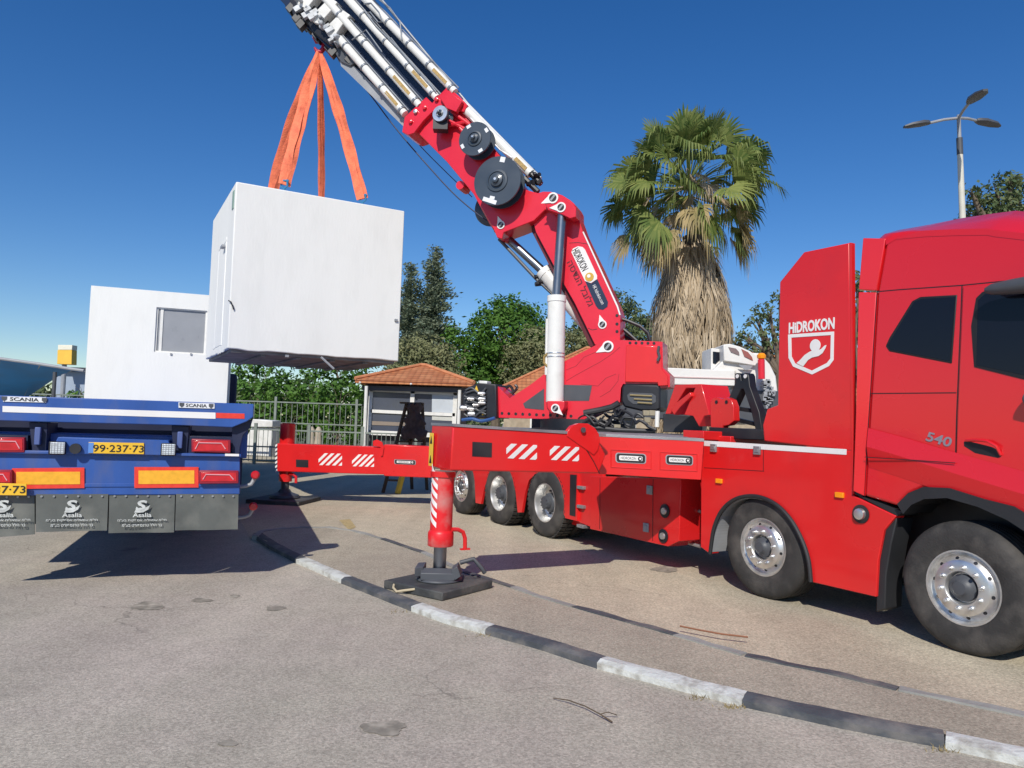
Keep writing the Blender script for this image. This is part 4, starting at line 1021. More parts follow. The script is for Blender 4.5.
# mud flaps with the haulier's mark
for i, q in enumerate(([(-32, 495.5), (34.5, 494.5), (34.5, 534.5), (-32, 539)], [(35.8, 494.2), (108.3, 494), (107, 530.5), (36, 532)], [(109.3, 494), (175, 494), (174, 532.3), (108.6, 533)], [(176, 494), (238.5, 494.3), (237.8, 529.5), (175, 530.5)])):
    P = TR.poly(q, -.03 - .012 * (i % 2)); m = MB(); nx, ny = 10, 8; vs = []
    for k in (0, 1):
        for y in range(ny + 1):
            for x in range(nx + 1):
                a = P[0].lerp(P[1], x / nx); b = P[3].lerp(P[2], x / nx); p = a.lerp(b, y / ny)
                p = p + TR.w * (-.012 * math.sin(x / nx * math.pi * (1.3 + .5 * i) + i) * (y / ny) ** 1.5 + k * .01)
                vs.append(p)
    s_ = (nx + 1) * (ny + 1); fs = []
    for y in range(ny):
        for x in range(nx):
            a = y * (nx + 1) + x; fs.append([a, a + 1, a + nx + 2, a + nx + 1]); fs.append([a + s_, a + s_ + nx + 1, a + s_ + nx + 2, a + s_ + 1])
    for y in range(ny):
        for x in (0, nx): a = y * (nx + 1) + x; fs.append([a, a + nx + 1, a + nx + 1 + s_, a + s_])
    for x in range(nx):
        for y in (0, ny): a = y * (nx + 1) + x; fs.append([a, a + 1, a + 1 + s_, a + s_])
    m.add(vs, fs); fl = m.build('mudflap', FLAPM, tr, smooth=60)
    m = MB()
    for k in range(6): m.disc(P[0].lerp(P[1], (k + .5) / 6) - Z * .02 - TR.w * .004, -TR.w, .011, .008, 8)
    m.build('rivets', ALU, fl)
    if i < 3:
        wv = -.062; cx = (q[0][0] + q[1][0]) / 2 + (2 if i == 0 else 0)
        mk = pm('flap_print', (.55, .57, .55), .6, var=.2, scale=20) if 'flap_print' not in bpy.data.materials else bpy.data.materials['flap_print']
        text('emblem', 'S', TR.px(cx - .8, 505.3, wv), TR.s, Z, .1, mk, fl, width=.1, bold=.03, shear=.15)
        sw = MB(); a = [TR.px(cx + x, 505.5 + y, wv) for x, y in ((-8, 7), (-6, 3.5), (-2, 2.2), (3, 2.5), (8, -.5), (6, 4), (1, 6.8), (-3, 7.2))]
        sw.prism(a, TR.w * .003); sw.build('emblem_swoosh', mk, fl)
        text('lettering', 'Asalia', TR.px(cx, 515, wv), TR.s, Z, .042, mk, fl, width=.17, bold=.02)
        text('lettering', '\u05de"\u05e2\u05d1 \u05ea\u05d5\u05e7\u05e4\u05e1\u05d0 \u05d4\u05d9\u05dc\u05d0\u05e1\u05e2 \u05de"\u05d9\u05d7', TR.px(cx, 520.3, wv), TR.s, Z, .03, mk, fl, width=.44, bold=.012)
        text('lettering', '\u05de"\u05e2\u05d1 \u05d8\u05e8\u05d5\u05e4\u05e1\u05e0\u05e8\u05d8 \u05dc\u05dc\u05d4 \u05e8\u05d1', TR.px(cx, 525, wv), TR.s, Z, .03, mk, fl, width=.36, bold=.012)
# side: dark triangular corner, blue board with a red mark, lamps on stalks
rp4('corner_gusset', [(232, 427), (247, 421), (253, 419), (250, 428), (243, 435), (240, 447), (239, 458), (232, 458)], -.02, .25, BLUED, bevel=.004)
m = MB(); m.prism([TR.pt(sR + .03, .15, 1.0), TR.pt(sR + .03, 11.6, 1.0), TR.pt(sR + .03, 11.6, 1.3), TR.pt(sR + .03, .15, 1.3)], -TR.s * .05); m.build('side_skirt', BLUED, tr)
for zz, w in ((.98, .1), (.62, .35)):
    m = MB(); p = TR.pt(sR, w, zz)
    m.tube([p, p + TR.s * .08 + Z * .01, p + TR.s * .13 + Z * .03, p + TR.s * .16 + Z * .09], .02, 8); o = m.build('lamp_stalk', GREY, tr)
    MB().lathe(p + TR.s * .165 + Z * .13 - TR.w * .03, -TR.w, [(.02, -.03), (.042, -.02), (.045, .02), (.03, .035)], 16).build('marker_lamp', LENSR, o)
# running gear
m = MB(); m.fbox(TR, -.75, -.62, .5, 12, .9, 1.3); m.fbox(TR, .62, .75, .5, 12, .9, 1.3); m.fbox(TR, sL + .1, sR - .1, .22, .3, .6, 1.2)
for b in (4.4, 5.7, 7.0): m.tube([TR.pt(sL + .1, b, .5), TR.pt(sR - .1, b, .5)], .08, 10)
m.build('chassis_frame', BLACK, tr)
for b in (4.4, 5.7, 7.0):
    for s, sg in ((sR - .02, 1), (sL + .04, -1)):
        o = MB().lathe(TR.pt(s, b, .5), TR.s * sg, [(.28, -.02), (.34, .0), (.44, 0), (.49, -.04), (.5, -.07), (.5, -.33), (.44, -.36), (.28, -.34)], 40, closed=False).build('wheel', RUBBER, tr)
        MB().lathe(TR.pt(s, b, .5), TR.s * sg, [(.29, -.01), (.27, -.04), (.24, -.16), (.12, -.16), (.11, -.02), (.04, -.01)], 24).build('rim', ALU, o)
# cab of the tractor far ahead, hidden behind the load
tc_ = MB(); tz_ = TR.sz(237, 374, 15.2); tc_.fbox(TR, -1.3, tz_[0], 15.2, 17.4, .7, tz_[1]); tc_.build('tractor_cab', BLUED, tr, bevel=.05)
m = MB(); m.fbox(TR, -.45, .45, 13, 17.2, .55, .95)
for s in (-1.05, 1.05):
    for b in (13.6, 16.4): m.lathe(TR.pt(s - .16, b, .5), TR.s, [(.3, 0), (.5, .03), (.5, .29), (.3, .32)], 28)
m.build('tractor_chassis', BLACK, tr)

# ---------------------------------------------------------------- cabin standing on the trailer
q = gnd(90, 520); 
uL = TR.px(90, 350, 0)
CW = 10.6
def TRw(u, v, w): return TR.sz(u, v, w)
s0, zt2 = TRw(91, 287.2, CW); s1 = TRw(228.8, 360, CW)[0]
cb2 = thing('concrete_cabin', 'white concrete cabin with a square window opening, standing on the blue trailer', 'cabin', TR.pt((s0 + s1) / 2, CW + 1.5, 1.5), 'white concrete cabins being unloaded')
zb2 = 1.5
wa = TRw(156.5, 307, CW); wb_ = TRw(206, 353, CW)
ws0, ws1, wz1, wz0 = wa[0], TRw(206.3, 330, CW)[0], wa[1], TRw(160, 352, CW)[1]
m = MB(); th = .16
CD = 3.0
for a, b, z0, z1 in ((s0, ws0, zb2, zt2), (ws1, s1, zb2, zt2), (ws0, ws1, zb2, wz0), (ws0, ws1, wz1, zt2)):
    pass
# front wall with an opening as one sheet of faces
def wall_with_hole(o, ax, az, W0, W1, z0, z1, hs0, hs1, hz0, hz1, F, w0, w1):
    xs = [W0, hs0, hs1, W1]; zs = [z0, hz0, hz1, z1]; vs = []; fs = []
    for w in (w0, w1):
        for z in zs:
            for x in xs: vs.append(F.pt(x, w, z))
    for k in (0, 16):
        for j in range(3):
            for i in range(3):
                if i == 1 and j == 1: continue
                a = k + j * 4 + i; fs.append([a, a + 1, a + 5, a + 4])
    for e in ([0, 1], [1, 2], [2, 3], [3, 7], [7, 11], [11, 15], [15, 14], [14, 13], [13, 12], [12, 8], [8, 4], [4, 0], [5, 6], [6, 10], [10, 9], [9, 5]):
        fs.append([e[0], e[1], e[1] + 16, e[0] + 16])
    return vs, fs
v_, f_ = wall_with_hole(0, 0, 0, s0, s1, zb2, zt2, ws0, ws1, wz0, wz1, TR, CW, CW + th)
m.add(v_, f_)
m.build('front_wall', ROUGHC, cb2, smooth=0)
m = MB(); m.fbox(TR, s0, s0 + th, CW + th, CW + CD, zb2, zt2); m.fbox(TR, s1 - th, s1, CW + th, CW + CD, zb2, zt2); m.fbox(TR, s0 + th, s1 - th, CW + CD - th, CW + CD, zb2, zt2)
m.build('wall', ROUGHC, cb2)
MB().fbox(TR, s0 + .002, s1 - .002, CW + .002, CW + CD - .002, zt2 + .001, zt2 + .04).build('roof', ROUGHC, cb2)
MB().fbox(TR, s0 + th, s1 - th, CW + th, CW + CD - th, zb2, zb2 + .1).build('floor_slab', CONC, cb2)
m = MB(); m.fbox(TR, ws0 + .035, ws1 - .035, CW + .07, CW + .09, wz0 + .03, wz1 - .03); m.build('window_pane', pm('grey_pane', (.3, .31, .33), .3), cb2)
m = MB()
m.fbox(TR, ws0, ws0 + .04, CW + .04, CW + .1, wz0, wz1); m.fbox(TR, ws1 - .035, ws1, CW + .04, CW + .1, wz0, wz1); m.fbox(TR, ws0 + .04, ws1 - .035, CW + .04, CW + .1, wz1 - .03, wz1); m.fbox(TR, ws0 + .04, ws1 - .035, CW + .04, CW + .1, wz0, wz0 + .03)
m.fbox(TR, ws0 + .09, ws0 + .15, CW + .05, CW + .068, wz0 + .03, wz1 - .03)
m.build('window_frame', WHITEP, cb2)
m = MB()
for u in (171, 191): m.box(TR.px(u, 354, CW - .01), TR.s * .02, TR.w * .02, Z * .02)
m.build('lifting_lug', GREY, cb2)
# ================================================================ GROUND
def asphalt(name, c1, c2, speck=.35):
    m = bpy.data.materials.new(name); m.use_nodes = True; nt = m.node_tree; N = nt.nodes; L = nt.links; p = N['Principled BSDF']
    tc = N.new('ShaderNodeTexCoord')
    def noise(s, d=4, rough=.6):
        n = N.new('ShaderNodeTexNoise'); n.inputs['Scale'].default_value = s; n.inputs['Detail'].default_value = d; n.inputs['Roughness'].default_value = rough
        L.new(tc.outputs['Object'], n.inputs['Vector']); return n.outputs['Fac']
    def mr(x, a, b, c, d):
        q = N.new('ShaderNodeMapRange'); L.new(x, q.inputs['Value'])
        for k, v in zip(('From Min', 'From Max', 'To Min', 'To Max'), (a, b, c, d)): q.inputs[k].default_value = v
        return q.outputs[0]
    mx = N.new('ShaderNodeMix'); mx.data_type = 'RGBA'; mx.inputs['A'].default_value = (*c1, 1); mx.inputs['B'].default_value = (*c2, 1)
    L.new(mr(noise(.45, 5), .38, .62, 0, 1), mx.inputs['Factor'])
    hs = N.new('ShaderNodeHueSaturation'); L.new(mx.outputs['Result'], hs.inputs['Color'])
    a = mr(noise(55, 3, .8), .3, .7, 1 - speck, 1 + speck); b = mr(noise(3.2, 5), .3, .7, .93, 1.07)
    vo = N.new('ShaderNodeTexVoronoi'); vo.inputs['Scale'].default_value = 70; L.new(tc.outputs['Object'], vo.inputs['Vector'])
    sv = N.new('ShaderNodeSeparateColor'); L.new(vo.outputs['Color'], sv.inputs[0])
    c = mr(sv.outputs[0], 0, 1, .8, 1.2)
    m1 = N.new('ShaderNodeMath'); m1.operation = 'MULTIPLY'; L.new(a, m1.inputs[0]); L.new(b, m1.inputs[1])
    m2 = N.new('ShaderNodeMath'); m2.operation = 'MULTIPLY'; L.new(m1.outputs[0], m2.inputs[0]); L.new(c, m2.inputs[1])
    L.new(m2.outputs[0], hs.inputs['Value'])
    # oily patches
    st = N.new('ShaderNodeMix'); st.data_type = 'RGBA'; L.new(hs.outputs[0], st.inputs['A']); st.inputs['B'].default_value = (.06, .055, .05, 1)
    L.new(mr(noise(.9, 8, .55), .68, .76, 0, .55), st.inputs['Factor'])
    # long faint wheel tracks and hairline cracks
    mp = N.new('ShaderNodeMapping'); mp.inputs['Rotation'].default_value = (0, 0, .9); mp.inputs['Scale'].default_value = (1.6, .07, 1); L.new(tc.outputs['Object'], mp.inputs['Vector'])
    tn = N.new('ShaderNodeTexNoise'); tn.inputs['Scale'].default_value = 1.0; tn.inputs['Detail'].default_value = 3; L.new(mp.outputs[0], tn.inputs['Vector'])
    t2 = N.new('ShaderNodeHueSaturation'); L.new(st.outputs['Result'], t2.inputs['Color']); L.new(mr(tn.outputs['Fac'], .35, .65, .9, 1.08), t2.inputs['Value'])
    wn = N.new('ShaderNodeTexNoise'); wn.inputs['Scale'].default_value = 1.3; wn.inputs['Detail'].default_value = 6; L.new(tc.outputs['Object'], wn.inputs['Vector'])
    ad = N.new('ShaderNodeVectorMath'); ad.operation = 'ADD'; L.new(tc.outputs['Object'], ad.inputs[0]); L.new(wn.outputs['Color'], ad.inputs[1])
    vc = N.new('ShaderNodeTexVoronoi'); vc.feature = 'DISTANCE_TO_EDGE'; vc.inputs['Scale'].default_value = .33; L.new(ad.outputs[0], vc.inputs['Vector'])
    ck = N.new('ShaderNodeMath'); ck.operation = 'MULTIPLY'; L.new(mr(vc.outputs['Distance'], 0, .004, .55, 0), ck.inputs[0]); L.new(mr(noise(.35, 3), .5, .6, 0, 1), ck.inputs[1])
    cm = N.new('ShaderNodeMix'); cm.data_type = 'RGBA'; L.new(t2.outputs[0], cm.inputs['A']); cm.inputs['B'].default_value = (.1, .09, .08, 1); L.new(ck.outputs[0], cm.inputs['Factor'])
    L.new(cm.outputs['Result'], p.inputs['Base Color']); p.inputs['Roughness'].default_value = .9; p.inputs['Specular IOR Level'].default_value = .25
    bp = N.new('ShaderNodeBump'); bp.inputs['Strength'].default_value = .5; bp.inputs['Distance'].default_value = .01
    L.new(noise(90, 3, .7), bp.inputs['Height']); L.new(bp.outputs[0], p.inputs['Normal'])
    return m
ROADM = asphalt('weathered_asphalt', (.43, .39, .315), (.44, .385, .325), .22)
YARDM = asphalt('pale_yard_asphalt', (.50, .44, .325), (.46, .405, .305), .25)
ISLM = asphalt('island_asphalt', (.40, .355, .275), (.375, .33, .26), .27)
def sheet(name, pts, z, mat, kind='structure', cat=None, label=None):
    m = MB(); m.add([Vector((p[0], p[1], z)) for p in pts], [list(range(len(pts)))]); o = m.build(name, mat, None, smooth=0)
    if kind: o['kind'] = kind
    if label: o['label'] = label
    return o
m = MB(); n = 40
xs = [-1500, -400, -120, -60, -30] + [-20 + i for i in range(0, 45, 5)] + [40, 80, 150, 500, 1500]
ys = [-200, -40, -10, 0, 5, 10, 15, 20, 30, 45, 70, 120, 300, 900, 2500]
m.add([Vector((x, y, 0)) for y in ys for x in xs], [[j * len(xs) + i, j * len(xs) + i + 1, (j + 1) * len(xs) + i + 1, (j + 1) * len(xs) + i] for j in range(len(ys) - 1) for i in range(len(xs) - 1)])
gr = m.build('ground', ROADM, None, smooth=0); tag(gr, 'weathered pale asphalt spreading to the horizon', kind='structure')

near_px = [(252, 537), (268, 548.5), (296, 563.5), (318, 573), (341, 583.5), (375, 597), (411, 611.5), (446, 624), (485, 634.5), (540, 650), (597, 669), (668, 688), (742, 707), (842, 729), (945, 749), (1024, 767), (1110, 785), (1230, 812)]
far_px = [(252, 536.2), (258, 531.5), (275, 528.6), (300, 527.2), (330, 527.3), (355, 530.3), (386, 539), (427, 552.5), (469, 572), (518, 587), (541, 595.5), (578, 606), (629, 620), (680, 634), (748, 654), (830, 671), (900, 687.5), (1024, 713), (1120, 734), (1240, 760)]
KH = .062
nearP = [gnd(u, v, 0) for u, v in near_px]
farP = [gnd(u, v, ISL) for u, v in far_px]
def xy(p): return (p.x, p.y)
def resample(P, n):
    P = sag([(p.x, p.y) for p in P]); L = [0]
    for a, b in zip(P[:-1], P[1:]): L.append(L[-1] + math.hypot(b[0] - a[0], b[1] - a[1]))
    out = []; k = 0
    for i in range(n + 1):
        t = L[-1] * i / n
        while k < len(L) - 2 and L[k + 1] < t: k += 1
        f = (t - L[k]) / max(1e-9, L[k + 1] - L[k]); out.append(Vector((P[k][0] + (P[k + 1][0] - P[k][0]) * f, P[k][1] + (P[k + 1][1] - P[k][1]) * f, 0)))
    return out
ra, rb_ = resample(nearP, 60), resample(farP, 60)
ra = [p + (q - p).normalized() * min(.08, (q - p).length * .4) for p, q in zip(ra, rb_)]
m = MB(); vs = [p + Z * ISL for p in ra] + [p + Z * ISL for p in rb_]
m.add(vs, [[i, i + 1, i + 62, i + 61] for i in range(60)]); o = m.build('traffic_island', ISLM, None, smooth=0); tag(o, 'narrow curved traffic island filled with asphalt', kind='structure')
m = MB(); n = len(rb_) - 1; vs = []
for i, p in enumerate(rb_):
    d = Vector((-.45 + 1.9 * i / n, 1 - .5 * i / n, 0))
    vs += [Vector((p.x, p.y, .004)), Vector((p.x + d.x * 5, p.y + d.y * 5, .004)), Vector((p.x + d.x * 26, min(31.5, p.y + d.y * 26), .004))]
m.add(vs, [[i * 3 + k, i * 3 + 3 + k, i * 3 + 4 + k, i * 3 + 1 + k] for i in range(n) for k in range(2)])
o = m.build('yard', YARDM, None, smooth=0); tag(o, 'pale yellowish asphalt yard under the crane truck', kind='structure')

# kerbs
KW = pm('kerb_white', (.56, .57, .54), .8, var=.08, scale=6, col2=(.3, .28, .24), c2amt=1, c2scale=9, bump=.6, bscale=25)
KB = pm('kerb_black', (.065, .072, .082), .75, var=.2, scale=6, col2=(.22, .2, .18), c2amt=.7, c2scale=5, bump=.4, bscale=20)
KG = pm('kerb_bare', (.3, .3, .28), .85, var=.15, scale=6, col2=(.15, .14, .13), c2amt=.6, bump=.4, bscale=20)
def kerb(P, i0, i1, wid, top, mat, label, group, inward, bev=.04, gap=.002):
    """a stone following the curve between two points of it"""
    S = []
    pts = P[i0:i1 + 1]
    for a, b in zip(pts[:-1], pts[1:]):
        for k in range(4): S.append(a.lerp(b, k / 4))
    S.append(pts[-1]); S = [Vector((p.x, p.y, 0)) for p in S]
    S[0] = S[0] + (S[1] - S[0]).normalized() * gap; S[-1] = S[-1] - (S[-1] - S[-2]).normalized() * gap
    rnd = random.Random(i0 * 7 + len(label)); vs = []; n = len(S)
    for i, p in enumerate(S):
        t = (S[min(i + 1, n - 1)] - S[max(i - 1, 0)]).normalized(); nn = Vector((-t.y, t.x, 0)) * inward
        j = lambda s=.006: rnd.uniform(-s, s)
        A = p + Vector((0, 0, -.02)); B = p + nn * (.0 + j()) + Z * (top * .72 + j()); C = p + nn * (bev + j()) + Z * (top + j()); D = p + nn * (wid + j()) + Z * (top + j() * .5); E_ = p + nn * wid + Z * -.02
        vs += [A, B, C, D, E_]
    fs = [[i * 5 + k, i * 5 + (k + 1) % 5, (i + 1) * 5 + (k + 1) % 5, (i + 1) * 5 + k] for i in range(n - 1) for k in range(5)] + [[0, 1, 2, 3, 4], [(n - 1) * 5 + k for k in (4, 3, 2, 1, 0)]]
    o = MB().add(vs, fs).build('kerb_stone', mat, None, smooth=25)
    recenter(o); return tag(o, label, 'kerb stone', group)
G1 = 'painted kerb stones along the near edge of the island'
for i0, i1, mt, lb_ in ((0, 2, KB, 'dark kerb stone at the pointed tip of the island in the trailer shadow'), (2, 4, KW, 'small white kerb stone nearest the island tip'), (4, 6, KB, 'black kerb stone left of the near outrigger pad'),
                        (6, 8, KW, 'white kerb stone just in front of the near outrigger pad'), (8, 10, KB, 'black kerb stone between two white ones, right of the near outrigger pad'), (10, 12, KW, 'long white kerb stone in the lower middle with weeds at its right end'),
                        (12, 14, KB, 'long black kerb stone at lower right'), (14, 17, KW, 'white kerb stone in the bottom right corner')):
    kerb(nearP, i0, i1, .125, KH, mt, lb_, G1, 1)
G2 = 'flush kerb stones along the far edge of the island'
for i0, i1, mt, lb_ in ((0, 3, KG, 'bare grey kerb stone curving round the island tip in shade'), (3, 6, KG, 'bare kerb stone curving along the far edge behind the island tip'), (6, 7, KB, 'dark flush kerb stone on the far edge left of the outrigger leg'), (7, 8, KG, 'bare grey flush kerb stone behind the near outrigger leg'),
                        (8, 9, KB, 'dark flush kerb stone just right of the near outrigger foot'), (9, 11, KG, 'worn pale flush kerb stone in the middle of the far edge'), (11, 13, KB, 'dark flush kerb stone in the middle of the far edge'),
                        (13, 14, KG, 'pale flush kerb stone in front of the second wheel'), (14, 16, KB, 'dark flush kerb stone in front of the tall red panel'), (16, 18, KG, 'pale flush kerb stone in front of the front wheel')):
    kerb(farP, i0, i1, .09, ISL + .012, mt, lb_, G2, -1, .012)

# faded yellow mark, stains, twig, weeds
def decal(px, z, mat, name, label=None):
    m = MB(); m.add([gnd(u, v, z) for u, v in px], [list(range(len(px)))]); o = m.build(name, mat, None, smooth=0); o['kind'] = 'structure'
    if label: o['label'] = label
    return o
decal([(339, 520), (350, 519), (356, 527), (349, 530)], .009, pm('faded_yellow', (.42, .33, .16), .9, var=.3, scale=20), 'road_marking', 'faded yellow paint mark on the yard')
STAIN = pm('oil_stain', (.25, .225, .18), .85, var=.25, scale=14, col2=(.48, .43, .35), c2amt=1, c2scale=8)
for i, (u, v, a, b, zz) in enumerate(((148, 606, 19, 5, .004), (202, 600, 13, 2.6, .004), (275, 608, 12, 3.2, .004), (235, 596, 6, 2, .004), (384, 728, 27, 9, .004), (665, 569, 16, 4, .008), (228, 743, 12, 4, .004))):
    rnd = random.Random(i); P = []
    for k in range(40):
        A = 2 * math.pi * k / 40; r = .8 + .1 * math.sin(A * 3 + i) + rnd.uniform(-.09, .09); P.append((u + math.cos(A) * a * r, v + math.sin(A) * b * r))
    decal(P, zz, STAIN, 'oil_stain', 'dark oil stain on the asphalt')
m = MB(); m.tube([gnd(u, v, z) for u, v, z in ((553, 698, .012), (568, 700, .03), (585, 706, .03), (600, 714, .03), (612, 722, .012))], [.003, .004, .004, .004, .006], 5)
m.tube([gnd(600, 714, .03), gnd(608, 712, .05), gnd(617, 715, .02)], .003, 5)
tag(recenter(m.build('twig', pm('dry_twig', (.1, .07, .045), .9))), 'thin dark dry twig lying on the road', 'twig')
m = MB(); m.tube([gnd(u, v, ISL + .012) for u, v in ((680, 626), (700, 630), (722, 634), (748, 637))], .008, 5)
tag(recenter(m.build('twig', pm('rusty_twig', (.25, .11, .06), .9))), 'reddish brown dry stalk lying beside the far kerb', 'twig')
m = MB(); rnd = random.Random(4)
for (u, v, n_) in ((484, 634, 30), (700, 697, 30), (735, 706, 50), (945, 750, 30), (398, 611, 14)):
    for k in range(n_):
        p = gnd(u + rnd.gauss(0, 9), v + rnd.gauss(0, 1.2) + 1.5, 0); a = rnd.uniform(0, 6.28); l = rnd.uniform(.012, .035)
        d = Vector((math.cos(a), math.sin(a), 0)) * .004; tp = Vector((rnd.uniform(-.03, .03), rnd.uniform(-.03, .03), l))
        m.add([p - d, p + d, p + tp], [[0, 1, 2]])
tag(m.build('grass', pm('dry_weeds', (.26, .2, .09), .9, var=.3, scale=9), None, smooth=0, recalc=False), 'dry weeds in the kerb joints', kind='stuff')

# ================================================================ FENCES
FEN = pm('fence_galvanised', (.2, .23, .2), .6, var=.2)
def fence(name, label, x0, x1, y, z1, posts, step, r=.010, label_g=None, skew=0):
    root = thing(name, label, 'fence', ((x0 + x1) / 2, y, 0))
    m = MB(); n = int((x1 - x0) / step)
    for i in range(n + 1):
        x = x0 + i * (x1 - x0) / n; m.box(Vector((x, y, z1 / 2 + .05)), (r, 0, 0), (0, r, 0), (0, 0, z1 / 2 - .05))
    m.build('pickets', FEN, root, smooth=0)
    m = MB()
    for z in (.15, z1 - .02, z1 * .62 if z1 > 2 else z1 * .5): m.box(Vector(((x0 + x1) / 2, y - .03, z)), ((x1 - x0) / 2, 0, 0), (0, .02, 0), (0, 0, .025))
    m.build('rail', FEN, root, smooth=0)
    for x in posts:
        MB().box(Vector((x, y - .02, z1 / 2 + .1)), (.05, 0, 0), (0, .05, 0), (0, 0, z1 / 2 + .1)).build('post', FEN, root, bevel=.005)
    return root
a = at_y(240, 404, 31); b = at_y(362, 407, 31)
fence('picket_fence', 'tall grey metal picket fence running behind the far outrigger to the kiosk', a.x - 9, b.x, 31, 2.32, [a.x - 6, a.x - 3, at_y(276, 404, 31).x, at_y(357, 404, 31).x], .22)
c = at_y(256, 428, 26.5); d = at_y(400, 430, 26.5)
fence('low_railing', 'low grey railing in front of the tall picket fence', c.x - 1.5, d.x, 26.5, 1.25, [c.x + i * 1.9 for i in range(4)], .16, .008)
# white cabinet, gate posts
def by(name, px, y, th, mat, parent=None, bevel=.0): return MB().prism([at_y(u, v, y) for u, v in px], (0, th, 0)).build(name, mat, parent, bevel=bevel)
cabn = thing('white_bin', 'white plastic bin with a lid standing behind the low railing beside the trailer', 'bin', at_y(262, 446, 27.5))
cabn.location.z = 0
by('lid', [(252, 419), (272.5, 420.5), (272.5, 427.3), (250.5, 427)], 27.4, 1.0, WHITEP, cabn, .03)
by('body', [(251.5, 427.4), (272, 427.8), (271, 457), (243, 455), (245, 440)], 27.5, .9, WHITEP, cabn, .03)
# small pale stones / statues in the garden beyond
for u, h_, w_, lb_ in ((311, 15, 2.2, 'pale upright garden stone seen through the railing, left one'), (318, 13, 2.6, 'brownish garden stone seen through the railing, right one')):
    p = at_y(u, 444, 29.5); m = MB(); m.lathe(Vector((p.x, 29.5, 0)), Z, [(.2, 0), (.17, .5), (.12, 1.0), (.14, 1.2), (.05, 1.35)], 12)
    tag(recenter(m.build('garden_stone', pm('garden_stone', (.42, .36, .28), .9, var=.2))), lb_, 'stone')
m = MB(); m.add([Vector((-40, 31.6, .01)), Vector((12, 31.6, .01)), Vector((12, 60, .01)), Vector((-40, 60, .01))], [[0, 1, 2, 3]])
o = m.build('garden_ground', pm('garden_soil', (.09, .1, .045), .95, var=.4, scale=2, col2=(.2, .17, .1), c2amt=.7)); o['kind'] = 'structure'

# ================================================================ KIOSK
TILE = bpy.data.materials.new('terracotta_tiles'); TILE.use_nodes = True
def tile_mat(m):
    nt = m.node_tree; N = nt.nodes; L = nt.links; p = N['Principled BSDF']
    tc = N.new('ShaderNodeTexCoord'); sx = N.new('ShaderNodeSeparateXYZ'); L.new(tc.outputs['UV'], sx.inputs[0])
    def math_(op, a, b=None):
        q = N.new('ShaderNodeMath'); q.operation = op
        if hasattr(a, 'node'): L.new(a, q.inputs[0])
        else: q.inputs[0].default_value = a
        if b is not None:
            if hasattr(b, 'node'): L.new(b, q.inputs[1])
            else: q.inputs[1].default_value = b
        return q.outputs[0]
    row = math_('FRACT', math_('MULTIPLY', sx.outputs[1], 1 / .34)); colm = math_('FRACT', math_('MULTIPLY', sx.outputs[0], 1 / .22))
    hgt = math_('ADD', math_('MULTIPLY', row, -.6), math_('SINE', math_('MULTIPLY', colm, 3.1416)))
    edge = math_('LESS_THAN', row, .12)
    no = N.new('ShaderNodeTexNoise'); no.inputs['Scale'].default_value = 3; L.new(tc.outputs['UV'], no.inputs['Vector'])
    vo = N.new('ShaderNodeTexWhiteNoise'); cx = N.new('ShaderNodeCombineXYZ'); L.new(math_('FLOOR', math_('MULTIPLY', sx.outputs[0], 1 / .22)), cx.inputs[0]); L.new(math_('FLOOR', math_('MULTIPLY', sx.outputs[1], 1 / .34)), cx.inputs[1]); L.new(cx.outputs[0], vo.inputs['Vector'])
    r = N.new('ShaderNodeMix'); r.data_type = 'RGBA'; r.inputs['A'].default_value = (.44, .15, .055, 1); r.inputs['B'].default_value = (.58, .24, .10, 1); L.new(vo.outputs['Value'], r.inputs['Factor'])
    r2 = N.new('ShaderNodeMix'); r2.data_type = 'RGBA'; L.new(r.outputs['Result'], r2.inputs['A']); r2.inputs['B'].default_value = (.2, .06, .03, 1); L.new(edge, r2.inputs['Factor'])
    L.new(r2.outputs['Result'], p.inputs['Base Color']); p.inputs['Roughness'].default_value = .85
    b = N.new('ShaderNodeBump'); b.inputs['Strength'].default_value = .8; b.inputs['Distance'].default_value = .05; L.new(hgt, b.inputs['Height']); L.new(b.outputs[0], p.inputs['Normal'])
tile_mat(TILE)
def hip_roof(name, x0, x1, y0, y1, ze, zr, ridge, parent, thick=.12, ridge_x=None):
    """hipped roof; ridge = half length of the ridge"""
    cx = (x0 + x1) / 2 if ridge_x is None else ridge_x; cy = (y0 + y1) / 2
    c = [Vector((x0, y0, ze)), Vector((x1, y0, ze)), Vector((x1, y1, ze)), Vector((x0, y1, ze))]
    a, b = Vector((cx - ridge, cy, zr)), Vector((cx + ridge, cy, zr))
    m = MB(); m.add(c + [a, b] + [p - Z * thick for p in c], [[0, 1, 5, 4], [1, 2, 5], [2, 3, 4, 5], [3, 0, 4], [0, 6, 7, 1], [1, 7, 8, 2], [2, 8, 9, 3], [3, 9, 6, 0], [9, 8, 7, 6]])
    o = m.build(name, TILE, parent, smooth=0)
    me = o.data; uv = me.uv_layers.new()
    for pg in me.polygons:
        nrm = pg.normal; t = Vector((-nrm.y, nrm.x, 0)); t = t.normalized() if t.length > .01 else Vector((1, 0, 0)); bi = nrm.cross(t)
        for li in pg.loop_indices: co = me.vertices[me.loops[li].vertex_index].co; uv.data[li].uv = (co.dot(t), co.dot(bi))
    m = MB()
    off = .03
    for P, Q in ((c[0], a), (c[1], b), (c[2], b), (c[3], a)) + (((a, b),) if ridge > .05 else ()):
        m.tube([P + Z * off, Q + Z * off], .07, 8)
    m.build('ridge_tiles', pm('ridge_tile', (.55, .22, .1), .85, var=.2), o)
    return o
KY = 27.0
kx0, kx1 = at_y(364.5, 400, KY).x, at_y(461, 400, KY).x
ze = at_y(355, 382, KY - .6).z
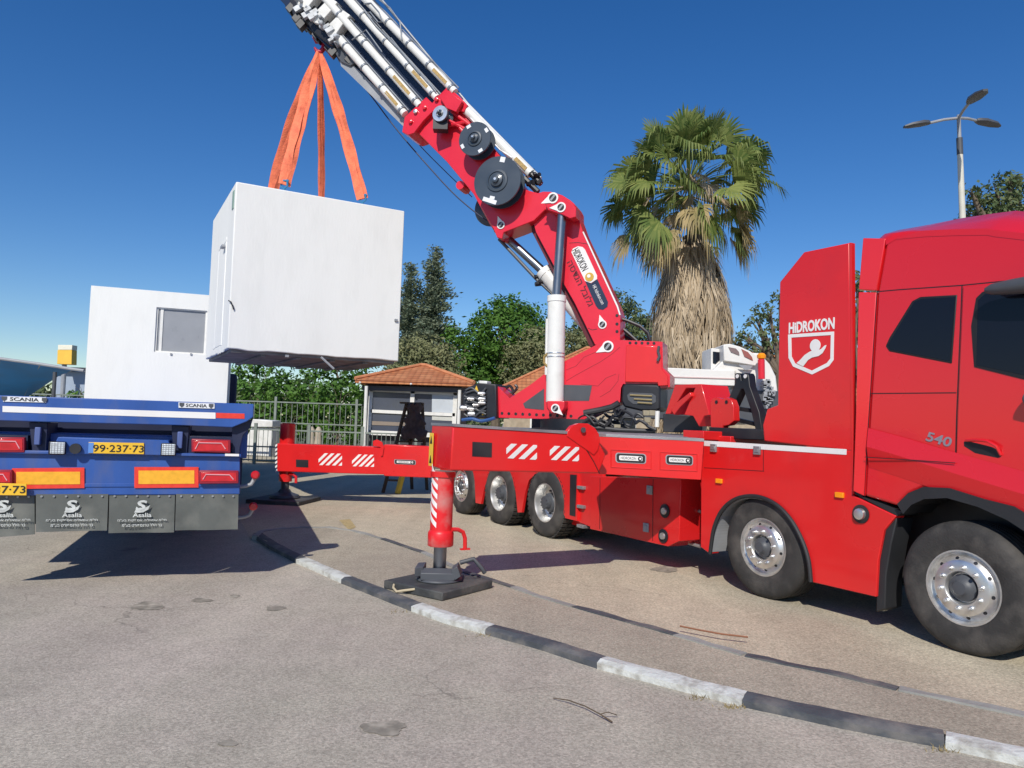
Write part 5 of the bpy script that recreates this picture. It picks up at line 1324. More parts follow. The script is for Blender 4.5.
kio = thing('guard_kiosk', 'small guard kiosk with white framed windows and a pyramid roof of orange tiles', 'kiosk', ((kx0 + kx1) / 2, KY + 1.8, 0))
KWAL = pm('kiosk_wall', (.05, .05, .055), .7, var=.1)
hip_roof('roof', at_y(355, 382, KY - .6).x, at_y(474, 384, KY - .6).x, KY - .6, KY + 4.2, ze + .1, at_y(434, 361, KY + 1.8).z - .2, .1, kio)
m = MB(); m.box(Vector(((kx0 + kx1) / 2, KY + 1.9, ze / 2 + .0)), ((kx1 - kx0) / 2, 0, 0), (0, 1.75, 0), (0, 0, ze / 2)); kw = m.build('wall', KWAL, kio)
WF = WHITEP
def kf(name, px, mat, y, th, parent=kio): return by(name, px, y, th, mat, parent)
kf('fascia', [(362, 385.5), (478, 388), (478, 393), (362, 390)], DGREY, KY - .3, .25)
wf = kf('window_glass', [(373, 392), (453, 395), (453, 432), (371, 431)], pm('kiosk_glass', (.07, .08, .11), .15), KY - .02, .015)
m = MB()
def bar(u0, v0, u1, v1, wd=1.6, y=KY - .08):
    A, B = at_y(u0, v0, y), at_y(u1, v1, y); d = (B - A).normalized(); q = Vector((-d.z, 0, d.x)) * wd * 1.6 / 745 * y / 2
    m.prism([A - q, B - q, B + q, A + q], (0, .05, 0))
for b_ in ((370.5, 389.5, 457, 393.5, 2.4), (371, 389.5, 368.8, 433, 2.4), (455.5, 393, 453.5, 436, 2.6), (369, 432.5, 454, 436, 2.8), (370.5, 411, 455, 414.8, 2), (412.7, 391, 411.5, 414, 2.6)): bar(*b_)
m.build('window_frame', WF, kio)
kf('blind', [(432, 394.5), (453.5, 395.4), (453, 413), (431.8, 412)], pm('pale_blind', (.5, .54, .58), .6), KY - .04, .01)
kf('blind', [(432, 416), (453, 417), (453, 421), (432, 420)], pm('pale_blind2', (.55, .55, .5), .6), KY - .04, .01)
kf('counter', [(372, 421), (405, 422.5), (405, 426), (372, 425)], pm('counter_tan', (.25, .2, .16), .6), KY - .04, .01)
m = MB(); m.tube([at_y(366.5, 386, KY - .5), Vector((at_y(366.5, 386, KY - .5).x, KY - .5, 0))], .06, 10); m.tube([at_y(459.7, 390, KY - .5), Vector((at_y(459.7, 390, KY - .5).x, KY - .5, 0))], .06, 10); m.build('corner_post', WHITEP, kio)
for u, v in ((360, 382.5), (411, 384)): MB().lathe(at_y(u, v, KY - .62), Z, [(.03, -.03), (.05, 0), (.03, .03)], 8).build('eave_lamp', WHITEP, kio)

# ================================================================ HOUSE BEHIND
hs_ = thing('tiled_house', 'low stone house with a long orange tiled roof behind the crane column', 'house', (8, 40, 0))
hx0, hx1 = at_y(492, 392, 36).x, at_y(905, 380, 36).x
hze = at_y(498, 392, 36).z
hzr = at_y(700, 350, 40).z
hip_roof('roof', hx0, hx1, 36, 46, hze, hzr, (hx1 - hx0) / 2 - 5, hs_)
STONE = pm('house_stone', (.42, .34, .24), .9, var=.2, scale=5, col2=(.3, .22, .15), c2amt=.5)
MB().box(Vector(((hx0 + hx1) / 2, 41, hze / 2 - .06)), ((hx1 - hx0) / 2 - .6, 0, 0), (0, 4.4, 0), (0, 0, hze / 2 - .06)).build('wall', STONE, hs_)
for k in range(5):
    x = hx0 + 2.5 + k * 4; w_ = MB().box(Vector((x, 36.59, 1.7)), (.6, 0, 0), (0, .03, 0), (0, 0, .6)).build('window', WHITEP, hs_)
    MB().box(Vector((x, 36.555, 1.7)), (.52, 0, 0), (0, .01, 0), (0, 0, .52)).build('pane', GLASS, w_)

# ================================================================ WHITE MACHINE BEHIND THE TRUCK
WY = 16.5
wm = thing('white_loader', 'white wheeled machine with a sloping glazed cab parked behind the crane truck', 'loader', (at_y(720, 420, WY).x, WY + .8, 0))
WH = pm('machine_white', (.78, .76, .72), .4, var=.06, col2=(.5, .48, .42), c2amt=.4, c2scale=3)
by('boom_box', [(640, 372), (664, 367.5), (735, 370.5), (735, 386), (640, 384)], WY, .8, WH, wm, .02)
by('rib', [(640, 375.5), (735, 378.2), (735, 379.2), (640, 376.5)], WY - .02, .02, pm('pinkish_stripe', (.6, .42, .4), .5), wm)  # thin pinkish stripe along the white box
by('body', [(712, 371), (728, 356), (731, 352), (760, 353), (770, 364), (776, 376), (778, 392), (774, 420), (745, 425), (741, 386), (735, 372)], WY + .06, 1.3, WH, wm, .03)
lc_ = by('cab_shell', [(724, 361), (723.5, 344.5), (730, 343.8), (740, 346.5), (750, 351), (757, 356), (760, 363), (755, 366), (738, 363)], WY - .05, 1.3, WH, wm, .02)
by('pane', [(728.5, 347), (736, 348.5), (739, 352), (739.5, 355.3), (731, 352)], WY - .07, .02, pm('brown_pane', (.22, .15, .14), .15), lc_)
by('pane', [(741.5, 349), (748, 352), (752, 357), (753, 360.5), (744.5, 356.5)], WY - .07, .02, pm('red_brown_pane', (.33, .1, .08), .2), lc_)
lc2 = by('side_box', [(711, 350), (711.5, 348), (723, 349.5), (723.3, 358), (713, 371), (711, 371)], WY + .3, .8, WH, wm, .01)
by('pane', [(713, 351.5), (722.3, 352.5), (722, 358), (715.5, 364), (713, 363)], WY + .28, .02, GLASS, lc2)
by('vent', [(738, 364.5), (753, 365.5), (750, 369.5), (745, 370)], WY - .06, .01, GREY, wm)
m = MB(); rnd = random.Random(8)
for k in range(26):
    u = 764 + rnd.uniform(0, 10); v = 378 + rnd.uniform(0, 30); p = at_y(u, v, WY - .05); m.box(p, (rnd.uniform(.02, .07), 0, 0), (0, .05, 0), (0, 0, rnd.uniform(.015, .05)))
m.build('valves', GREY, wm, bevel=.004)
m = MB(); m.tube([at_y(761.5, 379, WY - .3), at_y(761.2, 359.5, WY - .3)], .075, 14); m.build('extinguisher', REDB, wm)
m = MB(); m.lathe(at_y(761.5, 356.5, WY - .3), Z, [(.03, -.08), (.09, -.04), (.1, .02), (.06, .07), (.02, .08)], 14); m.build('beacon', ORANGE, wm)
m = MB(); m.box(at_y(700, 405, WY + .5), (1.9, 0, 0), (0, .5, 0), (0, 0, .35)); m.build('chassis', DGREY, wm, bevel=.02)
for x in (at_y(655, 420, WY).x, at_y(745, 420, WY).x):
    for yy in (WY, WY + 1.6):
        o = MB().lathe(Vector((x, yy, .5)), (0, -1, 0), [(.25, 0), (.32, .02), (.46, .02), (.5, -.04), (.5, -.26), (.25, -.3)], 32).build('wheel', RUBBER, wm); MB().lathe(Vector((x, yy - .02, .5)), (0, -1, 0), [(.25, 0), (.2, .0), (.1, .06)], 16).build('rim', WHITEP, o)

# stepladder
LY = 18.2
ld = thing('stepladder', 'wooden stepladder, coloured dark as in shade and yellow on its sunlit lower rail, standing behind the far outrigger beam', 'stepladder', (at_y(402, 490, LY).x, LY, 0))
BRN = pm('shaded_wood', (.1, .06, .035), .8, var=.2);  # dark brown holds the shade lying over most of the ladder
m = MB()
top = at_y(412, 404, LY); topz = top.z
def leg_(u, y0, mt=None):
    g_ = gnd(u, 490, 0); b_ = Vector((at_y(u, 490, LY).x, LY + y0, 0)); return b_
fl_ = []
for (u, yy, tx) in ((383, -.5, -.12), (398, -.55, .22), (412, .7, -.1), (427, .65, .24)):
    b_ = Vector((at_y(u, 490, LY + yy).x, LY + yy, .0)); t2 = Vector((top.x + tx, LY + (.08 if yy > 0 else -.08), topz)); fl_.append((b_, t2))
    d_ = (t2 - b_); m.tube([b_, t2], .045, 6)
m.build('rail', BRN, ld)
for k in range(1, 7):
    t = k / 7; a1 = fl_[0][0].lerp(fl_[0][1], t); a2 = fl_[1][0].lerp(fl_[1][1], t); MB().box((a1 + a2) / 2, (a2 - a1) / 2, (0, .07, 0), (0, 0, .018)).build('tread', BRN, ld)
for k in (2, 4): 
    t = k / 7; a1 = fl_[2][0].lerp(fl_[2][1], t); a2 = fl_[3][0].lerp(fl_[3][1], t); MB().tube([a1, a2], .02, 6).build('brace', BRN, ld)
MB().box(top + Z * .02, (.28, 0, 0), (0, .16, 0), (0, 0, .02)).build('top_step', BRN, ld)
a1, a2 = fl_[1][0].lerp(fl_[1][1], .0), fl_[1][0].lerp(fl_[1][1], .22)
MB().tube([a1 + Vector((.0, -.03, 0)), a2 + Vector((0, -.03, 0))], .075, 6).build('sunlit_rail_end', YELL, ld)  # yellow stands for sunlight on the lower end of the wooden rail
# tarpaulin-covered heap next to it (dark cloth thrown over the ladder)
cl = MB(); rnd = random.Random(21); rows = []
for j in range(9):
    t = j / 8; hw = .12 + .2 * t + .06 * math.sin(j * 2.2); z_ = topz + .0 - t * .85; rows.append([Vector((top.x + .1 + hw * (-1 + 2 * i / 8) + rnd.uniform(-.04, .04), LY - .25 - .2 * math.sin(i / 8 * math.pi) - t * .15 + rnd.uniform(-.05, .05), z_ + rnd.uniform(-.05, .05))) for i in range(9)])
vs = [p for r_ in rows for p in r_]; vs += [p + Vector((0, .3, 0)) for p in vs]
fs = []
for j in range(8):
    for i in range(8): a_ = j * 9 + i; fs += [[a_, a_ + 1, a_ + 10, a_ + 9], [a_ + 81, a_ + 90, a_ + 91, a_ + 82]]
for j in range(8):
    for i in (0, 8): a_ = j * 9 + i; fs.append([a_, a_ + 9, a_ + 90, a_ + 81])
for i in range(8):
    for j in (0, 8): a_ = j * 9 + i; fs.append([a_, a_ + 1, a_ + 82, a_ + 81])
cl.add(vs, fs); tag(recenter(cl.build('dark_cloth', pm('brown_cloth', (.09, .05, .04), .9, var=.4, scale=8), None, smooth=60)), 'dark brown cloth hung over the stepladder in front of the kiosk window', 'cloth')

# ================================================================ CANOPY, GREY BUILDING, YELLOW SIGN AT THE LEFT
CY = 24
cn = thing('fabric_canopy', 'blue fabric canopy on a thin steel frame at the left edge behind the trailer', 'canopy', (at_y(20, 400, CY).x, CY + 3, 0))
CANM = pm('blue_canopy_cloth', (.02, .2, .5), .6, var=.15, scale=1, bump=.2, bscale=2)
zc = at_y(84, 371, CY).z
A = [at_y(-120, 350, CY), at_y(0, 359.5, CY), at_y(40, 365, CY), at_y(72, 370, CY), at_y(84, 371.5, CY)]
B = [at_y(-120, 412, CY + 5) - Z * .0, at_y(-5, 408, CY + 5), at_y(22, 400, CY + 5), at_y(40, 388, CY + 5), at_y(62, 373, CY + 5)]
Mi = [a_.lerp(b_, .5) + Z * .12 for a_, b_ in zip(A, B)]
m = MB(); vs = A + Mi + B; vs = vs + [p - Z * .03 for p in vs]; fs = []
for r_ in range(2):
    for i in range(4): a_ = r_ * 5 + i; fs += [[a_, a_ + 1, a_ + 6, a_ + 5], [a_ + 15, a_ + 20, a_ + 21, a_ + 16]]
for i in range(4): fs += [[i, i + 1, i + 16, i + 15], [10 + i, 11 + i, 26 + i, 25 + i]]
for j in (0, 5): fs += [[j, j + 5, j + 20, j + 15], [j + 4, j + 9, j + 24, j + 19]]
m.add(vs, fs); m.build('canopy_cloth', CANM, cn, smooth=50)
m = MB()
for a_, b_ in zip(A[:-1], A[1:]): m.tube([a_ + Z * .03, b_ + Z * .03], .05, 8)
for a_, b_, c_ in zip(A, Mi, B): m.tube([a_, b_ + Z * .02, c_], .035, 8)
m.build('frame', GREY, cn)
for u in (55, -60):
    p = at_y(u, 372, CY + .1); MB().tube([Vector((p.x, CY + .1, 0)), p], .06, 10).build('post', DGREY, cn)
gb = thing('grey_shed', 'pale grey flat-roofed shed wall beyond the blue canopy', 'shed', (at_y(72, 390, 34).x, 36, 0))
p0, p1 = at_y(57, 371, 34), at_y(130, 373, 34)
GS = pm('pale_grey_cladding', (.32, .38, .47), .6, var=.04)
MB().box(Vector(((p0.x + p1.x) / 2, 36, p0.z / 2)), ((p1.x - p0.x) / 2, 0, 0), (0, 2, 0), (0, 0, p0.z / 2)).build('wall', GS, gb)
MB().box(Vector(((p0.x + p1.x) / 2, 36, p0.z + .1)), ((p1.x - p0.x) / 2 + .3, 0, 0), (0, 2.3, 0), (0, 0, .08)).build('roof_edge', DGREY, gb)
ys_ = thing('pylon_sign', 'yellow box sign with a white top band rising above the canopy', 'sign', (at_y(65, 365, 33).x, 33.2, 0))
by('panel', [(57.5, 350), (71.8, 350), (71.5, 364.5), (57, 364)], 33, .4, pm('sign_yellow', (.85, .5, .06), .5), ys_, .01)
by('top_band', [(58, 344.8), (72.2, 345), (71.9, 349.8), (57.8, 349.8)], 33, .4, pm('sign_white', (.8, .76, .6), .5), ys_, .01)
p = at_y(64.5, 364, 33.2); MB().tube([Vector((p.x, 33.2, 0)), Vector((p.x, 33.2, p.z + .05))], .1, 10).build('pole', GREY, ys_)

# ================================================================ LAMP POST
LPY = 24
pb_ = at_y(963, 230, LPY); pt_ = at_y(958.6, 118, LPY)
d_ = (pt_ - pb_).normalized(); foot = pb_ - d_ * (pb_.z / d_.z)
lp = thing('street_lamp', 'tall slightly leaning pole carrying three flat lamp heads', 'street lamp', foot)
j_ = foot.lerp(pt_, .86); j2 = foot.lerp(pt_, .93)
m = MB(); m.tube([foot, foot.lerp(pt_, .5), foot.lerp(pt_, .915)], [.16, .11, .085], 14); m.build('pole', pm('pole_cream', (.6, .58, .5), .5), lp)
m = MB(); m.tube([foot.lerp(pt_, .9), foot.lerp(pt_, .945)], .095, 14); m.build('pole_sleeve', DGREY, lp)
m = MB(); m.tube([foot.lerp(pt_, .94), pt_ + Z * .1], .06, 12); m.build('pole_top', GREY, lp)
def head(P0, P1, P2, wdt):
    """arm P0-P1, head P1-P2"""
    m = MB(); m.tube([P0, P0.lerp(P1, .5) + Z * .03, P1], .045, 10); a_ = m.build('arm', GREY, lp)
    d = (P2 - P1).normalized(); sd = d.cross(Z).normalized(); u_ = sd.cross(d)
    m = MB(); L_ = (P2 - P1).length; prof = [(0, .07, .05), (.08, .12, .07), (.3, wdt, .075), (.75, wdt * .95, .05), (1, wdt * .35, .02)]
    vs = []; 
    for t, w_, h_ in prof:
        c_ = P1 + d * L_ * t; vs += [c_ - sd * w_ - u_ * .02, c_ - sd * w_ * .85 + u_ * h_, c_ + sd * w_ * .85 + u_ * h_, c_ + sd * w_ - u_ * .02, c_ + sd * w_ * .7 - u_ * .045, c_ - sd * w_ * .7 - u_ * .045]
    n6 = 6; fs = [[i * 6 + k, i * 6 + (k + 1) % 6, (i + 1) * 6 + (k + 1) % 6, (i + 1) * 6 + k] for i in range(4) for k in range(6)] + [[0, 1, 2, 3, 4, 5], [24 + k for k in range(5, -1, -1)]]
    m.add(vs, fs); m.build('lamp_head', DGREY, a_, smooth=40)
head(pt_, at_y(929.5, 123, LPY), at_y(904, 126.5, LPY), .2)
head(pt_, at_y(976, 120.5, LPY + .5), at_y(999.5, 126, LPY + .8), .2)
head(pt_, at_y(969, 103, LPY - 1.2), at_y(985.5, 89.5, LPY - 2.6), .2)
# ================================================================ VEGETATION
def leafmat(name, c1, c2, transl=.25):
    m = bpy.data.materials.new(name); m.use_nodes = True; nt = m.node_tree; N = nt.nodes; L = nt.links; p = N['Principled BSDF']
    g = N.new('ShaderNodeNewGeometry'); mx = N.new('ShaderNodeMix'); mx.data_type = 'RGBA'; mx.inputs['A'].default_value = (*c1, 1); mx.inputs['B'].default_value = (*c2, 1)
    tc = N.new('ShaderNodeTexCoord'); no = N.new('ShaderNodeTexNoise'); no.inputs['Scale'].default_value = .9; no.inputs['Detail'].default_value = 3; L.new(tc.outputs['Object'], no.inputs['Vector'])
    mr = N.new('ShaderNodeMapRange'); mr.inputs['From Min'].default_value = .35; mr.inputs['From Max'].default_value = .65; L.new(no.outputs['Fac'], mr.inputs['Value'])
    ad = N.new('ShaderNodeMath'); ad.operation = 'MULTIPLY_ADD'; L.new(g.outputs['Random Per Island'], ad.inputs[0]); ad.inputs[1].default_value = .6
    m2 = N.new('ShaderNodeMath'); m2.operation = 'MULTIPLY'; L.new(mr.outputs[0], m2.inputs[0]); m2.inputs[1].default_value = .5; L.new(m2.outputs[0], ad.inputs[2])
    L.new(ad.outputs[0], mx.inputs['Factor']); L.new(mx.outputs['Result'], p.inputs['Base Color']); p.inputs['Roughness'].default_value = .6; p.inputs['Specular IOR Level'].default_value = .3
    if transl:
        tr_ = N.new('ShaderNodeBsdfTranslucent'); L.new(mx.outputs['Result'], tr_.inputs['Color']); ms = N.new('ShaderNodeMixShader'); ms.inputs[0].default_value = transl
        L.new(p.outputs[0], ms.inputs[1]); L.new(tr_.outputs[0], ms.inputs[2]); L.new(ms.outputs[0], N['Material Output'].inputs['Surface'])
    return m
LG = leafmat('leaf_green', (.045, .12, .02), (.12, .24, .035))
LB = leafmat('leaf_bright', (.07, .17, .03), (.16, .3, .06))
LO = leafmat('leaf_olive', (.16, .185, .08), (.29, .29, .14))
LC = leafmat('leaf_conifer', (.09, .14, .09), (.25, .28, .18))
LD2 = leafmat('leaf_dark', (.06, .11, .045), (.18, .21, .09))
BARK = pm('bark', (.14, .11, .08), .95, var=.3, bump=.5, bscale=15)
def blobs_crown(blobs, density, leaf, seed, flatten=1.0, clump=.55, core=True):
    """leaf faces in clumps through the volume of ellipsoid masses"""
    rnd = random.Random(seed); V = []; F_ = []
    for (c, r) in blobs:
        c = Vector(c); rx, ry, rz = r
        area = (rx * ry + ry * rz + rx * rz) / 3
        for _ in range(int(area * density)):
            th = rnd.uniform(0, 2 * math.pi); z = rnd.uniform(-1, 1); q = math.sqrt(1 - z * z); k = rnd.uniform(.35, 1) ** .4 * rnd.uniform(.9, 1.0)
            n = Vector((q * math.cos(th), q * math.sin(th), z)); cc = c + Vector((n.x * rx, n.y * ry, n.z * rz)) * k
            cr_ = clump * rnd.uniform(.5, 1.1)
            for _ in range(rnd.randint(9, 16)):
                o = Vector([max(-.85, min(.85, rnd.gauss(0, q_))) for q_ in (.42, .42, .36)]) * cr_ + cc
                s = leaf * rnd.uniform(.6, 1.3); a = Vector((rnd.gauss(0, 1), rnd.gauss(0, 1), rnd.gauss(0, .7))).normalized(); nn = (n + Vector((rnd.gauss(0, .7), rnd.gauss(0, .7), rnd.gauss(.3, .7)))).normalized()
                a = (a - nn * a.dot(nn)).normalized(); b = nn.cross(a)
                i = len(V); V += [o - a * s, o - b * s * .45, o + a * s, o + b * s * .45]; F_.append((i, i + 1, i + 2, i + 3))
    return V, F_
def fastmesh(name, V, F_, mat, parent, off=None):
    me = bpy.data.meshes.new(name); o_ = Vector((0, 0, 0)); q = parent
    while q is not None: o_ += q.location; q = q.parent
    me.from_pydata([(p.x - o_.x, p.y - o_.y, p.z - o_.z) for p in V], [], F_); me.materials.append(mat); me.update()
    o = bpy.data.objects.new(name, me); COL.objects.link(o); o.parent = parent; return o
def limbs(base, blobs, r0, seed, n=3):
    rnd = random.Random(seed); m = MB()
    zt_ = min(b[0][2] for b in blobs)
    sp_ = Vector((base.x, base.y, max(.6, zt_ * .8)))
    m.tube([base, base.lerp(sp_, .5) + Vector((rnd.uniform(-.1, .1), 0, 0)), sp_], [r0, r0 * .8, r0 * .65], 10)
    for (c, r) in blobs:
        c = Vector(c)
        m.tube([sp_, sp_.lerp(c, .5) + Vector((rnd.uniform(-.3, .3), rnd.uniform(-.3, .3), .1)), c], [r0 * .5, r0 * .35, r0 * .14], 7)
        for _ in range(n):
            e = c + Vector((rnd.uniform(-.8, .8) * r[0], rnd.uniform(-.8, .8) * r[1], rnd.uniform(-.3, .9) * r[2])); m.tube([sp_.lerp(c, .6), c.lerp(e, .4), e], [r0 * .22, r0 * .13, r0 * .05], 5)
    return m
def tree(name, label, cat, y, blobs_px, mat, leaf, density, seed, clump=.55, group=None, base_u=None, r0=.2, yd=1.0):
    """blobs_px: (u, v, rx_px, rz_px) ellipses at depth y"""
    B = []
    rnd = random.Random(seed)
    for (u, v, rx, rz) in blobs_px:
        p = at_y(u, v, y); k = y / 745; B.append(((p.x, y + rnd.uniform(-.3, .6) * rx * k * yd, max(p.z, rz * k * .5)), (rx * k, rx * k * .9 * yd, rz * k)))
    bu = base_u if base_u is not None else sum(b[0] for b in blobs_px) / len(blobs_px)
    base = Vector((at_y(bu, 430, y).x, y, 0))
    root = thing(name, label, cat, base, group)
    limbs(base, B, r0, seed).build('trunk', BARK, root)
    V, F_ = blobs_crown(B, density, leaf, seed, clump=clump)
    fastmesh('crown', V, F_, mat, root)
    return root
TG = 'trees beyond the kiosk'
tree('broadleaf_tree', 'dense bright green tree rising above the kiosk roof, right of the conifers', 'tree', 52, [(505, 335, 44, 34), (478, 355, 26, 30), (535, 335, 30, 32), (508, 312, 22, 18), (470, 375, 34, 28), (520, 370, 40, 30), (455, 338, 12, 14)], LG, .17, 44, 1, .65, TG, r0=.4)
tree('broadleaf_tree', 'green tree showing just right of the leaning red boom', 'tree', 54, [(600, 330, 30, 26), (632, 325, 24, 24), (615, 305, 18, 14), (645, 340, 22, 24), (580, 350, 30, 28)], LD2, .17, 40, 2, .65, TG, r0=.4)
tree('olive_tree', 'rounded grey-green olive tree directly behind the white lifting cylinder', 'tree', 49, [(545, 352, 36, 28), (522, 364, 24, 22), (568, 356, 26, 30), (545, 378, 44, 18), (590, 350, 16, 26)], LO, .13, 52, 3, .65, 'olive trees beyond the kiosk', r0=.3)
tree('olive_tree', 'grey-green olive tree behind the kiosk roof, left of the bright green tree', 'tree', 47, [(424, 352, 26, 20), (405, 362, 22, 22), (445, 362, 20, 18), (425, 376, 44, 14)], LO, .13, 48, 4, .65, 'olive trees beyond the kiosk', r0=.3)
def conifer(label, u, vtop, vbase, wpx, y, seed, lean=0):
    rnd = random.Random(seed); t0 = at_y(u, vtop, y); b0 = Vector((t0.x, y, 0)); k = y / 745; H_ = t0.z; W = wpx * k * 1.4
    root = thing('conifer_tree', label, 'tree', b0, 'tall conifers left of the crane')
    MB().tube([b0, Vector((t0.x, y, H_ * .5)), t0], [.28, .18, .03], 8).build('trunk', BARK, root)
    V = []; F_ = []; z0 = at_y(u, vbase, y).z
    z = z0
    while z < H_:
        t = (z - z0) / (H_ - z0); rad = W * .95 * (1 - t) ** .7 * rnd.uniform(.45, 1.2) + .12
        nb = 6 if t < .8 else 4
        for j in range(nb):
            A = rnd.uniform(0, 6.28); L_ = rad * rnd.uniform(.6, 1.1)
            for s_ in range(max(2, int(L_ / .13))):
                f = s_ / max(1, int(L_ / .13)); c = Vector((t0.x + math.cos(A) * L_ * f, y + math.sin(A) * L_ * f, z + f * L_ * .25))
                for q in range(8):
                    o = c + Vector((rnd.gauss(0, .2), rnd.gauss(0, .2), rnd.gauss(0, .13))); s = rnd.uniform(.08, .18); a = Vector((math.cos(A) + rnd.gauss(0, .5), math.sin(A) + rnd.gauss(0, .5), rnd.gauss(.2, .4))).normalized(); nn = Vector((rnd.gauss(0, 1), rnd.gauss(0, 1), rnd.gauss(0, 1))).normalized(); b = a.cross(nn).normalized()
                    i = len(V); V += [o - a * s, o - b * s * .4, o + a * s, o + b * s * .4]; F_.append((i, i + 1, i + 2, i + 3))
        z += rnd.uniform(.16, .34)
    fastmesh('crown', V, F_, LC, root)
conifer('taller of the two slender conifers, with a ragged pointed top', 436, 247, 375, 26, 54, 5)
conifer('shorter slender conifer close to the edge of the hanging cabin', 411, 262, 375, 22, 53, 6)
conifer('low conifer mass between the two tall ones and the cabin', 424, 318, 390, 32, 52, 16)
# hedge and bushes behind the fence
hedge = [(250, 402, 30, 26, LB), (282, 396, 26, 24, LG), (308, 398, 26, 24, LB), (338, 400, 26, 22, LG), (368, 396, 22, 26, LG), (335, 366, 42, 20, LG), (262, 368, 34, 20, LG), (395, 402, 22, 24, LG), (225, 402, 26, 26, LG)]
hl = ['leafy green bush behind the fence just right of the trailer', 'green bush behind the fence post beside the white bin', 'bright green bush under the middle of the hanging cabin', 'dark green bush behind the fence left of the kiosk', 'green bush touching the left corner of the kiosk roof',
      'taller bright bush under the right half of the hanging cabin', 'taller bright bush showing between trailer cabin and hanging cabin', 'green bush behind the kiosk', 'green bush hidden mostly behind the cabin on the trailer']
for i, ((u, v, rx, rz, mt), l_) in enumerate(zip(hedge, hl)):
    tree('garden_bush', l_, 'bush', 33.5 + (i % 3) * .8 + (3 if i in (5, 6) else 0), [(u, v, rx, rz), (u - rx * .5, v + 18, rx * .7, rz * .8), (u + rx * .5, v + 20, rx * .7, rz * .8), (u, v + 34, rx, rz * .6)], mt, .14, 34, 30 + i, .5, 'bushes behind the fence', r0=.1, yd=.6)
tree('garden_bush', 'small bush tip between the shed and the trailer cabin', 'bush', 33, [(82, 392, 9, 8), (76, 396, 8, 6)], LB, .12, 40, 50, .4, r0=.06)
# far woods closing the horizon
Bf = []
rnd = random.Random(99)
for i in range(46):
    x = -120 + i * 5.4; Bf.append(((x, 95 + rnd.uniform(-8, 8), 1.5), (5, 3, rnd.uniform(3, 5.5))))
V, F_ = blobs_crown(Bf, 5, .5, 98, clump=1.6)
o = fastmesh('distant_wood', V, F_, LD2, None); tag(o, 'far-off line of trees closing the horizon', kind='stuff')
# trees on the right
tree('broadleaf_tree', 'open-crowned tree showing left of the tall red panel', 'tree', 36, [(768, 312, 14, 10), (760, 322, 16, 9), (780, 298, 9, 9), (745, 335, 14, 9), (770, 338, 22, 9), (790, 320, 14, 26), (740, 345, 12, 9), (765, 350, 26, 8), (850, 300, 34, 40), (820, 330, 26, 26)], LD2, .12, 30, 60, .45, 'trees behind the crane truck', r0=.3)
tree('broadleaf_tree', 'broad dark green tree rising behind the truck cab at the right edge', 'tree', 32, [(1000, 198, 26, 22), (985, 212, 20, 20), (1030, 200, 30, 26), (1000, 235, 40, 30), (1050, 240, 40, 40), (975, 195, 8, 8), (1010, 180, 14, 9)], LD2, .13, 46, 61, .5, 'trees behind the crane truck', r0=.35)
tree('broadleaf_tree', 'tree glimpsed through the gap between tall panel and cab', 'tree', 30, [(862, 330, 12, 40), (858, 290, 9, 22), (864, 380, 14, 30)], LD2, .13, 40, 62, .5, 'trees behind the crane truck', r0=.2)

# ---------------------------------------------------------------- fan palm
PY = 21.0
pk = PY / 745
pbx = at_y(692, 300, PY).x
palm = thing('fan_palm', 'tall fan palm with a thick skirt of dead straw fronds and a round green crown', 'palm', (pbx, PY, 0))
topz_ = at_y(692, 247, PY).z
MB().tube([Vector((pbx, PY, 0)), Vector((pbx + .05, PY, topz_ * .5)), Vector((pbx, PY, topz_ + .3))], [.45, .36, .3], 14).build('trunk', BARK, palm)
SKM = leafmat('dead_frond', (.3, .22, .13), (.58, .47, .33), .1)
GRN = leafmat('palm_green', (.055, .12, .025), (.28, .31, .09), .3)
OLD = leafmat('palm_yellowing', (.2, .18, .07), (.45, .34, .17), .2)
rnd = random.Random(77)
def prof_(z):
    """skirt radius in metres by height"""
    u = [(at_y(692, 385, PY).z, 34), (at_y(692, 345, PY).z, 37), (at_y(692, 310, PY).z, 35), (at_y(692, 280, PY).z, 30), (at_y(692, 250, PY).z, 20), (at_y(692, 235, PY).z, 12)]
    for (z0, r0_), (z1, r1_) in zip(u[:-1], u[1:]):
        if z0 <= z <= z1: t = (z - z0) / (z1 - z0); return (r0_ + (r1_ - r0_) * t) * pk
    return (34 if z < u[0][0] else 10) * pk
V = []; F_ = []
def strip_(P, w, side, V, F_):
    b = len(V)
    for i, p in enumerate(P):
        k = w * (1 - i / (len(P) - 1)) ** .6 + .003; V.append(p - side * k); V.append(p + side * k)
    for i in range(len(P) - 1): F_.append((b + 2 * i, b + 2 * i + 1, b + 2 * i + 3, b + 2 * i + 2))
zlow = at_y(692, 400, PY).z - 1.2
